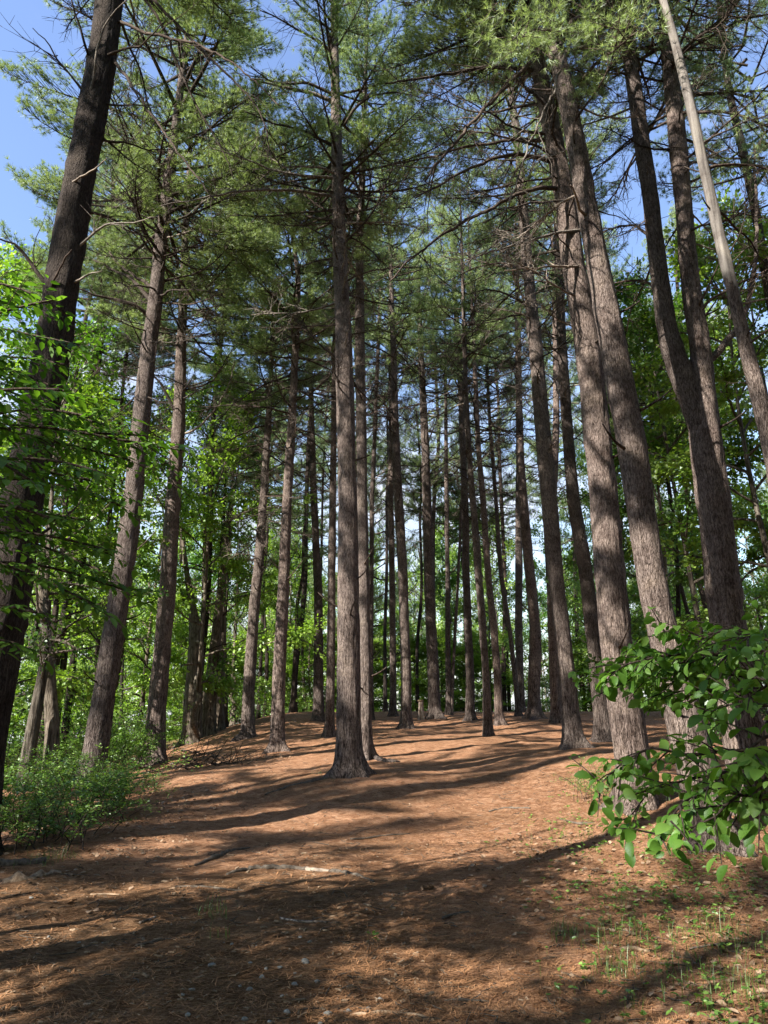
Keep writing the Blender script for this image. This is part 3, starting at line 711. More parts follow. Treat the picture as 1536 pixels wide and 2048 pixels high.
LIMBS = [
 ('L1', [(222, 35), (300, 72), (390, 82), (430, 105), (500, 150), (560, 210)], 9, -1.0, None, 8, 0),
 ('L1', [(225, 118), (250, 150), (285, 205), (340, 280), (395, 360), (432, 402)], 9, -1.2, None, 5, 0),
 ('L1', [(250, -60), (290, 0), (335, 60), (360, 150), (400, 230), (440, 280), (470, 360)], 9, 1.0, None, 10, 0),
 ('L1', [(262, -50), (310, 10), (370, 60), (420, 120), (470, 160), (530, 230), (545, 330)], 10, .6, None, 12, 0),
 ('L1', [(192, 120), (178, 110), (160, 60), (145, 0), (130, -60)], 9, -.8, None, 2, 0),
 ('L1', [(172, 190), (140, 150), (100, 95), (66, 56)], 7, -.5, None, 5, 0),
 ('L1', [(170, 320), (175, 200), (190, 120), (215, 20), (255, 0)], 9, -.7, M_DRY, 0, 0),
 ('L1', [(195, 118), (230, 105), (280, 92), (325, 45)], 9, -.7, None, 2, 0),
 ('L1', [(205, 208), (250, 208), (303, 207)], 7, -.3, None, 1, 0),
 ('L1', [(190, 276), (250, 285), (290, 300), (318, 308)], 7, .6, None, 2, 0),
 ('L1', [(138, 395), (140, 372), (165, 350), (190, 338), (216, 318)], 8, -.7, M_DRY, 0, 0),
 ('L1', [(130, 520), (170, 480), (215, 447), (260, 442), (316, 438)], 8, -.6, M_DRY, 3, 0),
 ('L1', [(172, 425), (215, 435), (262, 460), (310, 480)], 8, .7, None, 4, 0),
 ('L1', [(95, 575), (60, 520), (30, 490), (-20, 470)], 12, -.4, None, 4, 0),
 ('L1', [(102, 640), (100, 600), (108, 560), (135, 510), (145, 500)], 10, -.6, None, 0, 0),
 ('L1', [(122, 575), (160, 560), (180, 545), (205, 542)], 8, -.5, M_DRY, 0, 0),
 ('L2', [(300, 630), (270, 610), (230, 600), (190, 590), (158, 578)], 12, -.8, None, 6, 0),
 ('L2', [(303, 605), (280, 570), (250, 548), (220, 540), (200, 522), (165, 515)], 12, .8, None, 8, 0),
 ('L2', [(308, 580), (285, 560), (240, 535), (215, 500), (213, 485)], 11, 1.0, None, 6, 0),
 ('L2', [(320, 515), (300, 500), (280, 470), (235, 450), (195, 430)], 9, -1.0, None, 8, 0),
 ('L3', [(352, 830), (320, 760), (300, 745), (260, 700)], 8, -.8, None, 6, 0),
 ('L3', [(366, 870), (400, 855), (430, 820), (460, 770), (470, 720)], 7, -.8, M_DRY, 8, 0),
 ('L3', [(368, 780), (420, 770), (440, 740), (470, 690)], 6, .8, None, 8, 0),
 ('C1', [(668, 110), (640, 80), (600, 62), (565, 42), (520, 20)], 9, -.9, None, 12, 0),
 ('C1', [(664, 190), (620, 160), (570, 168), (540, 170), (500, 130)], 9, -.7, None, 12, 0),
 ('C1', [(662, 200), (600, 178), (545, 172), (510, 160)], 11, -.5, M_DRY, 8, 0),
 ('C1', [(664, 290), (620, 265), (575, 252), (530, 242), (490, 225)], 9, -1.2, None, 12, 0),
 ('C1', [(663, 392), (600, 382), (540, 378), (470, 382), (400, 398), (320, 412)], 9, -2.0, M_DRY, 16, 0),
 ('C1', [(665, 440), (600, 430), (560, 428), (515, 440)], 7, 1.0, None, 9, 0),
 ('C1', [(690, 330), (740, 310), (780, 290), (812, 275)], 7, -.9, M_DRY, 9, 0),
 ('C1', [(686, 250), (720, 200), (770, 180), (850, 195)], 9, -1.0, None, 9, 0),
 ('C1', [(668, 110), (655, 60), (645, 0), (640, -50)], 10, -.8, None, 4, 0),
 ('R1', [(1128, 380), (1090, 372), (1040, 385), (980, 415), (900, 460), (840, 500), (780, 560)], 13, -1.5, None, 12, 0),
 ('R1', [(1120, 330), (1080, 312), (1030, 305), (960, 325), (880, 370), (835, 395)], 13, -.8, None, 14, 0),
 ('R1', [(1112, 280), (1040, 278), (960, 285), (880, 310), (770, 332)], 11, .5, None, 14, 0),
 ('R1', [(1085, 145), (1020, 132), (960, 135), (890, 148), (830, 160), (770, 166)], 13, -.7, None, 16, 0),
 ('R1', [(1150, 400), (1120, 400), (1040, 410), (990, 422)], 9, -1.2, None, 8, 0),
 ('R1', [(1170, 460), (1130, 462), (1060, 480), (1000, 500), (930, 520)], 10, -1.2, M_DRY, 10, 0),
 ('R1', [(1176, 535), (1140, 530), (1080, 535), (1010, 540)], 9, -1.0, M_DRY, 8, 0),
 ('R1', [(1100, 250), (1080, 180), (1010, 160), (950, 110), (900, 60)], 9, 1.0, None, 14, 3),
 ('R2', [(1260, -40), (1180, 15), (1110, 75), (1040, 145), (980, 205), (920, 275), (870, 330), (850, 362)], 13, -2.4, None, 12, 0),
 ('R2', [(1150, 60), (1125, 130), (1110, 180), (1075, 250), (1045, 320), (1020, 410)], 7, -2.0, M_DRY, 8, 0),
 ('R2', [(1185, 440), (1160, 420), (1150, 385), (1140, 372)], 10, -.7, M_DRY, 0, 0),
 ('R2', [(1235, 40), (1180, 60), (1120, 60), (1050, 30), (980, 20)], 10, -2.0, None, 16, 9),
 ('R2', [(1160, 160), (1200, 120), (1230, 100), (1280, 60)], 9, -1.6, None, 14, 9),
 ('R2', [(1135, 110), (1100, 60), (1060, 60), (1020, 80)], 9, -2.2, None, 14, 10),
 ('R3', [(1390, 640), (1420, 600), (1460, 575), (1536, 540), (1600, 500)], 9, -.8, None, 10, 0),
 ('R3', [(1366, 470), (1400, 450), (1450, 440), (1536, 400)], 8, -.8, None, 12, 0),
 ('R3', [(1355, 190), (1420, 188), (1480, 180), (1560, 182)], 13, .6, None, 12, 4),
 ('R3', [(1345, 230), (1400, 225), (1450, 215), (1500, 240), (1560, 260)], 10, -.8, None, 14, 4),
 ('R3', [(1352, 120), (1400, 70), (1450, 30), (1500, -30)], 10, -.9, None, 14, 5),
 ('R3', [(1360, 330), (1400, 320), (1470, 335), (1560, 330)], 9, .8, None, 14, 3),
 ('R3', [(1400, 740), (1440, 700), (1475, 660), (1500, 600), (1515, 500), (1513, 400), (1508, 290)], 22, .5, M_PINE, 4, 0),
 ('R3', [(1310, 480), (1270, 450), (1220, 460), (1180, 480)], 9, .8, None, 12, 0),
 ('R3', [(1330, 600), (1290, 560), (1245, 565), (1205, 570)], 8, .8, None, 8, 0),
 ('M12', [(1066, 620), (1020, 590), (980, 575), (930, 590)], 7, -.8, None, 8, 0),
 ('M12', [(1058, 560), (1010, 520), (960, 530), (900, 560)], 7, .8, None, 8, 0),
 ('C2', [(735, 470), (700, 440), (690, 420)], 6, -.5, M_DRY, 3, 0),
 ('C2', [(722, 300), (760, 270), (800, 255), (830, 240)], 7, -.6, None, 9, 0),
]
for k, (key, pts, w0, dy, m, tw, nd) in enumerate(LIMBS):
    limb(key, pts, w0, dy, m, k, int(tw * 1.6), nd)

# ------------------------------------------------------------------ broadleaved trees
def gen_leafcrown(seed, Hc=9.0, R=3.2, nl=17, leaf=.105, per=16, low=0.0, tm=LEAFM):
    """crown of limbs and layered leaf sprays on a stem rising from the origin"""
    g = np.random.default_rng(seed)
    mb = MB(); s0, s1, r0, r1 = [], [], [], []
    LP, LX, LN = [], [], []
    K = 8; s = np.linspace(0, 1, K)
    stem = np.stack([.25 * np.sin(s * 3 + g.uniform(0, 6)), .25 * np.sin(s * 2.4 + g.uniform(0, 6)), Hc * .92 * s], -1); stem -= stem[0] * np.array([1, 1, 0])
    mb.tube(stem, np.interp(s, [0, 1], [.085, .012]), 6, 0)
    for k in range(nl):
        f = low + (1 - low) * (k + g.random()) / nl
        c = np.array([np.interp(f, s, stem[:, j]) for j in range(3)])
        L = R * np.interp(f, [0, .3, .6, 1], [.85, 1.05, .85, .3]) * g.uniform(.65, 1.2)
        az = k * 2.4 + g.normal(0, .4); el = np.interp(f, [0, 1], [.12, .95]) + g.normal(0, .15)
        q = np.linspace(0, 1, 7)
        pit = el + np.cumsum(g.normal(0, .1, 7)) - .25 * q; yw = az + np.cumsum(g.normal(0, .14, 7))
        d = np.stack([np.cos(yw) * np.cos(pit), np.sin(yw) * np.cos(pit), np.sin(pit)], -1) * L / 6
        P = c + np.vstack([[0, 0, 0], d[1:]]).cumsum(0)
        mb.tube(P, np.interp(q, [0, 1], [.035, .008]), 5, 0, cap=False)
        for t in range(int(8 + L * 4)):
            u = g.uniform(.22, 1.0); i = min(int(u * 6), 5); p = P[i] + (P[i + 1] - P[i]) * (u * 6 - i)
            tt = norm(P[i + 1] - P[i]); dd = norm(tt + g.normal(0, .75, 3) * [1, 1, .45]); ln = g.uniform(.35, 1.0)
            e = p + dd * ln; s0.append(p); s1.append(e); r0.append(.009); r1.append(.003)
            side = norm(np.cross(dd, [0, 0, 1.])); nrm = norm(np.cross(side, dd)); nrm = nrm * np.sign(nrm[2] + 1e-6)
            m = int(per * g.uniform(.6, 1.3))
            w = g.uniform(.2, 1.1, m); sd = g.choice([-1, 1], m)
            o = p + dd[None] * (ln * w)[:, None] + side[None] * (sd * g.uniform(0, .26, m))[:, None] + nrm[None] * g.normal(0, .07, m)[:, None]
            X = dd[None] * .7 + side[None] * (sd * g.uniform(.3, 1.1, m))[:, None] + g.normal(0, .3, (m, 3)) + np.array([0, 0, -.25])
            NN = nrm[None] * .8 + g.normal(0, .38, (m, 3))
            LP.append(o); LX.append(X); LN.append(NN)
    mb.segs(s0, s1, r0, r1, 0)
    LP = np.concatenate(LP); LX = np.concatenate(LX); LN = np.concatenate(LN)
    L = leaf * g.uniform(.65, 1.25, len(LP))
    mb.leaves(LP, LX, LN, L, L * .72, 1, tm)
    return mb
LC = [gen_leafcrown(500 + k, 9.0, 3.0 + .25 * (k % 3), 22, .125, 34, tm=LEAF4) for k in range(5)]
LC.append(gen_leafcrown(520, 9.0, 3.4, 13, .12, 12, tm=LEAF4))
LCROWN = [m.mesh('leaf_crown', [M_OAK, (M_LEAF, M_LEAF, M_LEAFD)[k % 3]]) for k, m in enumerate(LC)]
def gen_dtrunk(seed, L=10.0, r=.14):
    g = np.random.default_rng(seed); K = 9; s = np.linspace(0, 1, K)
    P = np.stack([np.cumsum(g.normal(0, .14, K)), np.cumsum(g.normal(0, .14, K)), -.3 + (L + .3) * s], -1); P[:, :2] -= P[0, :2]; P[1, :2] *= .3
    return trunk_mesh(P, np.interp(s, [0, 1], [r, r * .5]), 14, seed, .5, .3), P
DT = []
for k in range(5):
    (mb, Q, r), P = gen_dtrunk(600 + k)
    DT.append((mb.mesh('leafy_tree_trunk', [M_OAK if k % 2 else M_PINESHADE]), Q))
def leafy(x, y, Ht, label, group, seed, low=.35, crad=1.0, tr=1.0, kind=None, name='leafy_tree', cat='tree'):
    g = np.random.default_rng(seed + 3000)
    b = np.array([x, y, float(H(x, y)) - .03])
    root = thing(name, label, cat, b, 0, group)
    me, Q = DT[int(g.integers(0, 5))]
    zb = Ht * low; sz = (zb + .8) / 10.0
    a = g.uniform(0, 6.28)
    link('trunk', me, root, (0, 0, 0), (0, 0, a), (tr, tr, sz))
    top = Q[int(np.argmin(abs(Q[:, 2] * sz - zb)))] * [tr, tr, sz]
    c, s = math.cos(a), math.sin(a)
    k = int(g.integers(0, 5)) if kind is None else kind
    link('crown', LCROWN[k], root, (top[0] * c - top[1] * s, top[0] * s + top[1] * c, zb), (0, 0, g.uniform(0, 6.28)), (crad, crad, (Ht - zb) / 9.0))
    return root
def farpine(x, y, Ht, label, group, seed, live=.55, crad=.9, r=.9, cr=None):
    g = np.random.default_rng(seed + 6000)
    b = np.array([x, y, float(H(x, y)) - .03])
    root = thing('pine_tree', label, 'pine tree', b, 0, group)
    me, Q = DT[int(g.integers(0, 3)) * 2]
    link('trunk', me, root, (0, 0, 0), (0, 0, g.uniform(0, 6)), (r, r, (Ht - .5) / 10.0))
    e = Q[int(np.argmin(abs(Q[:, 2] - live * 10)))]
    link('crown', CROWNS[int(g.integers(0, 9)) if cr is None else cr], root, (0, 0, Ht * live), (0, 0, g.uniform(0, 6.28)), (crad, crad, Ht * (1 - live) / 10.0))
    for i in range(6):
        s = g.uniform(.5, 1.0)
        link('branch', BARE[int(g.integers(0, 14))], root, (0, 0, Ht * g.uniform(.2, live)), (g.normal(0, .3), 0, g.uniform(0, 6.28)), (s, s, s))
    return root

def px(u, Yv): return (u - 768.0) / FPX * Yv / cp * 1.0   # sideways place of a stem that stands Yv metres away, near the ground
# bright leafy trees at the left, behind the leaning pines
LEFT = [(120, 25, 14, .12, 'pale bark leafy tree in the left wood, seen under the beech sprays'), (250, 29, 15, .12, 'bright leafy tree filling the gap between the two left pines'),
        (330, 34, 16, .10, 'leafy tree behind the straight dark left pine, lit yellow green'), (425, 28.5, 15, .12, 'leafy tree with a rounded lit top between the left pines and the slim pale pine'),
        (20, 20, 12, .15, 'leafy tree at the left edge behind the dark leaning pine'), (-90, 24, 19, .2, 'tall leafy tree whose lit top shows against the blue sky at the left edge'),
        (490, 36, 15, .10, 'leafy tree behind the slim pale pine'), (190, 38, 17, .08, 'leafy tree deep in the left wood'), (590, 48, 15, .1, 'leafy tree behind the pine with the broad dark foot')]
for i, (u, yy, Ht, low, lab) in enumerate(LEFT):
    leafy(px(u, yy), yy, Ht, lab, 'leafy trees of the left wood', 20 + i, low, 1.15, 1.0, kind=[0, 1, 3, 4, 1, 0, 3, 4, 1][i])
RIGHT = [(1300, 26, 16, .14, 'leafy tree seen between the two thick leaning pines on the right'), (1400, 21, 15, .16, 'leafy tree behind the forked pine'),
         (1500, 18, 14, .2, 'leafy tree at the right edge behind the forked pine'), (1620, 20, 17, .2, 'tall leafy tree at the right edge above the glossy shrub'),
         (1210, 40, 16, .08, 'leafy tree beyond the crest between the right hand pines'), (1480, 30, 18, .12, 'leafy tree deep behind the right edge'), (1360, 36, 17, .1, 'leafy tree deep behind the forked pine'),
         (1290, 48, 13, .05, 'low leafy tree beyond the crest on the right')]
for i, (u, yy, Ht, low, lab) in enumerate(RIGHT):
    leafy(px(u, yy), yy, Ht, lab, 'leafy trees of the right wood', 50 + i, low, 1.05, .9, kind=[2, 2, 4, 3, 1, 3, 2, 0][i])
g = np.random.default_rng(99)
# wood beyond the crest
k = 0
for yy, n, h0 in ((50, 17, 14), (60, 20, 18), (74, 20, 21), (92, 19, 23)):
    for i in range(n):
        x = (-1 + 2 * (i + g.uniform(.1, .9)) / n) * (yy * .56 + 4)
        y = yy + g.uniform(-4, 4)
        u = 768 + x / y * FPX * cp
        if 1030 < u < 1100 and yy < 70: continue
        if g.random() < (.25 if yy > 52 else .12):
            farpine(x, y, g.uniform(17, 23), 'far dark pine standing in the wood beyond the crest', 'far pines beyond the crest', k, .22, 1.05)
        else:
            leafy(x, y, h0 * g.uniform(.75, 1.2), 'far leafy tree in the green wood beyond the crest', 'far leafy trees beyond the crest', 200 + k, .06, 1.1, .8)
        k += 1
# tall pines whose crowns close the canopy behind the front rows
for i, (u, yy, Ht, live, cr, lab) in enumerate([(145, 27, 27, .5, 1.35, 'tall pine behind the two left pines, its lit crown against the blue sky'), (420, 31, 28, .52, 1.35, 'tall pine behind the left pair filling the canopy right of them'),
        (600, 40, 29, .5, 1.2, 'tall pine behind the pine with the broad dark foot'), (695, 46, 30, .5, 1.2, 'tall pine far behind the middle pine'),
        (860, 44, 28, .45, 1.1, 'tall pine far behind the thick crest pine'), (990, 46, 29, .45, 1.1, 'tall pine far behind the curving pine'), (1240, 34, 26, .5, 1.1, 'tall pine behind the thick leaning pair on the right'),
        (1430, 33, 26, .5, 1.2, 'tall pine far behind the forked pine'), (1660, 16.5, 25, .56, 1.1, 'pine whose boughs reach in from beyond the upper right edge'), (1140, 48, 28, .45, 1.1, 'tall pine far beyond the flared pine right of the centre')]):
    farpine(px(u, yy), yy, Ht, lab, 'tall pines behind the grove', 800 + i, live, cr, 1.1, i + 3 if i < 2 else 6 + i % 3)
# low leafy trees just over the brow
gq = np.random.default_rng(17)
for i in range(30):
    x = -16 + 1.3 * i + gq.uniform(-.8, .8); y = 46.5 + gq.uniform(-1.5, 2.5)
    if 8.3 < x < 10.4: continue
    leafy(x, y, gq.uniform(4.5, 8), 'far leafy tree in the green wood beyond the crest', 'far leafy trees beyond the crest', 700 + i, .03, 1.1, .5, int(gq.integers(0, 2)))
# thin stems in the left wood
THIN = [(143, 24, 20), (165, 27, 18), (183, 26, 19), (238, 27, 21), (262, 30, 20), (284, 36, 16), (68, 19, 16), (40, 22, 18), (456, 33, 17), (476, 35, 18), (536, 40, 20), (548, 44, 20), (522, 50, 18), (600, 38, 12), (622, 46, 19), (830, 44, 20), (770, 42, 21), (922, 46, 19), (1000, 48, 20), (1090, 44, 22), (1335, 24, 15), (1355, 27, 15), (1395, 30, 18), (650, 40, 20)]
for i, (u, yy, Ht) in enumerate(THIN):
    farpine(px(u, yy), yy, Ht, 'thin dark stemmed pine among the trees behind the grove', 'thin pines behind the grove', 40 + i, .84 if u < 300 else .62, .38 if u < 300 else .6, g.uniform(.55, .95))
# broad grey trunks in the left wood
def oak(u, v0, pts, label, seed, d, Ht):
    x = px(u, d); b = np.array([at(u, 1470, d)[0], d, 0.]); b[2] = float(H(b[0], d)) - .03
    P = [[b[0], d, b[2] - .3], list(b)]; R = []
    for (uu, v, w) in pts:
        p = at(uu, v, d)
        if p[2] < b[2] + .3: continue
        P.append(p); R.append(.5 * w * depth(p) / FPX)
    R = [R[0], R[0]] + R
    mb, Q, r = trunk_mesh(np.array(P) - b, R, 24, seed, .5, .18)
    root = thing('oak_tree', label, 'tree', b, 0, 'broad grey trees of the left wood')
    link('trunk', mb.mesh('oak_trunk', [M_OAK]), root)
    link('crown', LCROWN[5], root, Q[-1] + [0, 0, -1.0], (0, 0, seed), (.8, .8, (Ht - Q[-1][2] + 1) / 9))
    gg = np.random.default_rng(seed)
    for i in range(5):
        c = Q[int(len(Q) * gg.uniform(.55, .98))]; s = gg.uniform(.8, 1.5)
        link('branch', BARE[int(gg.integers(0, 14))], root, c, (0, -.7, gg.uniform(0, 6.28)), (s, s, s * 1.1))
oak(382, 1475, [(380, 1420, 27), (386, 1330, 24), (392, 1270, 27), (385, 1215, 16), (375, 1160, 11), (365, 1080, 8)], 'gnarled grey tree with a crooked fork left of the brush pile', 31, 29, 15)
oak(415, 1470, [(418, 1400, 30), (428, 1320, 24), (436, 1230, 17), (445, 1150, 13), (452, 1050, 9)], 'broad leaning grey tree directly behind the brush pile', 33, 31, 16)
oak(440, 1465, [(440, 1400, 17), (445, 1300, 13), (447, 1200, 10), (450, 1100, 8)], 'dark tree right of the broad leaning grey one behind the brush pile', 34, 32, 16)
oak(110, 1510, [(107, 1450, 27), (100, 1380, 24), (94, 1300, 26), (88, 1250, 22), (84, 1180, 14)], 'thick grey tree with a forked top in the left wood behind the shrubs', 36, 18, 13)
oak(62, 1520, [(66, 1450, 26), (76, 1400, 22), (88, 1330, 17), (96, 1200, 14)], 'dark mossy tree leaning right behind the shrubs at the left', 37, 17.5, 13)
oak(398, 1472, [(398, 1420, 12), (402, 1340, 11), (404, 1250, 9)], 'slim pale tree squeezed between the two broad grey trees', 38, 30, 14)

# ------------------------------------------------------------------ shrubs by the path
def gen_shrub(seed, R=.9, Hh=.9, n=26, leaf=.05, per=16):
    g = np.random.default_rng(seed); mb = MB(); lf = MB()
    s0, s1, r0, r1 = [], [], [], []
    LP, LX, LN = [], [], []
    for k in range(n):
        az = g.uniform(0, 6.28); lean = g.uniform(.1, 1.15); L = Hh * g.uniform(.7, 1.25) * (1 + .35 * lean)
        K = 6; q = np.linspace(0, 1, K)
        pit = math.pi / 2 - lean * (.35 + .9 * q); yw = az + np.cumsum(g.normal(0, .12, K))
        d = np.stack([np.cos(yw) * np.cos(pit), np.sin(yw) * np.cos(pit), np.sin(pit)], -1) * L / (K - 1)
        P = np.array([g.normal(0, R * .38), g.normal(0, R * .38), -.03]) + np.vstack([[0, 0, 0], d[1:]]).cumsum(0)
        mb.tube(P, np.interp(q, [0, 1], [.009, .003]), 4, 0, cap=False)
        for t in range(9):
            u = g.uniform(.2, 1); i = min(int(u * (K - 1)), K - 2); p = P[i] + (P[i + 1] - P[i]) * (u * (K - 1) - i)
            dd = norm(norm(P[i + 1] - P[i]) * .6 + g.normal(0, .8, 3) * [1, 1, .5]); ln = g.uniform(.12, .38); e = p + dd * ln
            s0.append(p); s1.append(e); r0.append(.003); r1.append(.0012)
            side = norm(np.cross(dd, [0, 0, 1.])); m = per
            w = g.uniform(.1, 1.1, m); sd = np.where(np.arange(m) % 2, 1, -1)
            LP.append(p + dd[None] * (ln * w)[:, None] + side[None] * (sd * g.uniform(0, .05, m))[:, None] + g.normal(0, .02, (m, 3)))
            LX.append(dd[None] * .7 + side[None] * (sd * .9)[:, None] + g.normal(0, .35, (m, 3)))
            LN.append(np.array([0, 0, .85]) + g.normal(0, .45, (m, 3)))
    mb.segs(s0, s1, r0, r1, 0)
    LP = np.concatenate(LP); L = leaf * g.uniform(.6, 1.3, len(LP))
    keep = LP[:, 2] > .01
    lf.leaves(LP[keep], np.concatenate(LX)[keep], np.concatenate(LN)[keep], L[keep], L[keep] * .62, 0, LEAF4)
    return mb.mesh('shrub_stems', [M_TWIG]), lf.mesh('shrub_leaves', [M_SHRUB])
SH = [gen_shrub(700 + k, 1.0, .8 + .1 * k, [20, 26, 16][k], [.05, .04, .065][k], 15) for k in range(3)]
def shrub(x, y, label, k, sx, sz, rz, group='green shrubs left of the path'):
    b = (x, y, float(H(x, y)))
    root = thing('shrub', label, 'shrub', b, 0, group)
    link('stem', SH[k][0], root, (0, 0, 0), (0, 0, rz), (sx, sx, sz))
    link('foliage', SH[k][1], root, (0, 0, 0), (0, 0, rz), (sx, sx, sz))
def gx_at(u, v):
    p = ground_hit(u, v); return p[0], p[1]
SHR = [(60, 1690, 'low green shrub nearest the pale rise at the left edge', 0, 1.0, .8), (180, 1672, 'low shrub spilling onto the path below the leaning reddish pine', 1, 1.0, .75),
       (20, 1640, 'green shrub in front of the dark leaning pine', 2, 1.1, .9), (130, 1632, 'dense shrub in the middle of the left thicket', 0, 1.1, .95), (235, 1640, 'low shrub at the path side end of the left thicket', 2, .9, .75),
       (280, 1600, 'shrub whose twigs reach over the bright bend of the path', 1, .85, .8), (215, 1590, 'shrub hiding the foot of the leaning reddish pine', 0, 1.1, .9), (80, 1590, 'shrub behind the left thicket, beside the dark leaning pine', 1, 1.2, 1.0),
       (305, 1540, 'taller leafy shrub in front of the straight dark pine', 2, 1.0, 1.35), (262, 1545, 'leafy shrub between the leaning reddish pine and the straight dark pine', 0, 1.15, 1.2),
       (130, 1540, 'shaded shrub left of the leaning reddish pine', 2, 1.4, 1.1), (30, 1550, 'shaded shrub at the back of the left thicket', 1, 1.4, 1.1)]
for i, (u, v, lab, k, sx, sz) in enumerate(SHR):
    x, y = gx_at(u - (50 if u > 170 else 0), v); shrub(x, y, lab, k, sx * 1.0, sz * .85, i * 1.3)
for i, (x, y, lab) in enumerate([(-10.5, 20, 'waist high shrub deep in the left wood under the grey trees'), (-8.9, 24.5, 'shrub behind the straight dark pine'), (-12.5, 25, 'broad shrub far back in the left wood'), (-9.8, 31, 'shrub beyond the two broad grey trees'), (-13.5, 33, 'pale green shrub at the far side of the left wood'), (-7.5, 37, 'shrub over the brow behind the brush pile'), (-5.5, 43, 'shrub over the brow behind the slim pale pine')]):
    shrub(x, y, lab, i % 3, 2.0, 1.9, i, 'shrubs in the left wood')
x, y = gx_at(1225, 1590); shrub(x - .25, y - .3, 'small bright shrub at the foot of the first thick leaning pine', 1, .55, .55, 2.0, None)
for i, (x, y, lab) in enumerate([(11.5, 27, 'shrub at the edge of the needles on the right'), (13.5, 24, 'shrub behind the forked pine'), (15, 34, 'broad shrub on the right behind the crest'), (9.5, 42, 'shrub beyond the crest behind the elbowed pine'), (4, 47, 'shrub beyond the crest in the middle'), (-1.5, 46, 'shrub beyond the crest behind the middle pines')]):
    shrub(x, y, lab, i % 3, 1.9, 1.8, i, 'shrubs beyond the crest')

# leafy branch work with leaves set along fine twigs (near plants)
def spray(mb, lf, P, R, g, leaf, gap, tw_len, flat=.25, tmpl=LEAFN, wr=.62, droop=.35, twigs=True, lmat=0):
    Q, r = resample(np.asarray(P, float), np.asarray(R, float), .05)
    mb.tube(Q, r, 6, 0)
    ln = np.concatenate([[0], np.cumsum(np.linalg.norm(np.diff(Q, axis=0), axis=1))])
    LP, LX, LN = [], [], []
    def leaves_on(A, B, k0):
        d = norm(B - A); L = np.linalg.norm(B - A); n = max(3, int(L / gap)); side = norm(np.cross(d, [0, 0, 1.])); up = norm(np.cross(side, d)); up *= np.sign(up[2] + 1e-6)
        for k in range(n + 1):
            sd = 1 if (k + k0) % 2 else -1
            p = A + d * L * (k + .6) / (n + .6)
            o = p + side * sd * .012
            X = d * .55 + side * sd * (.9 if k < n else .1) + np.array([0, 0, -droop * g.uniform(.2, 1.8)]) + g.normal(0, flat * .8, 3)
            LP.append(o); LX.append(X); LN.append(up + g.normal(0, flat, 3))
    n = max(2, int(ln[-1] / (tw_len * .22)))
    for k in range(n):
        u = ln[-1] * (.28 + .72 * (k + g.uniform(0, .8)) / n); i = min(int(np.searchsorted(ln, u)), len(Q) - 1)
        t = norm(Q[i] - Q[max(i - 1, 0)]); side = norm(np.cross(t, [0, 0, 1.])) * (1 if k % 2 else -1)
        dd = norm(t * .7 + side * g.uniform(.5, 1.0) + np.array([0, 0, g.normal(-.08, flat)]))
        L = tw_len * g.uniform(.6, 1.2) * (1.1 - .45 * u / ln[-1]); A = Q[i]; mid = A + dd * L * .5; B = mid + norm(dd + np.array([0, 0, -.25 * droop])) * L * .5
        mb.segs([A, mid], [mid, B], [.0035, .0025], [.0025, .0014], 0)
        leaves_on(A, mid, k); leaves_on(mid, B, k + 1)
    i = int(len(Q) * .7); leaves_on(Q[i], Q[-1], 0)
    LP = np.array(LP); L = leaf * g.uniform(.4, 1.3, len(LP))
    lf.leaves(LP, np.array(LX), np.array(LN), L, L * wr, lmat, tmpl)

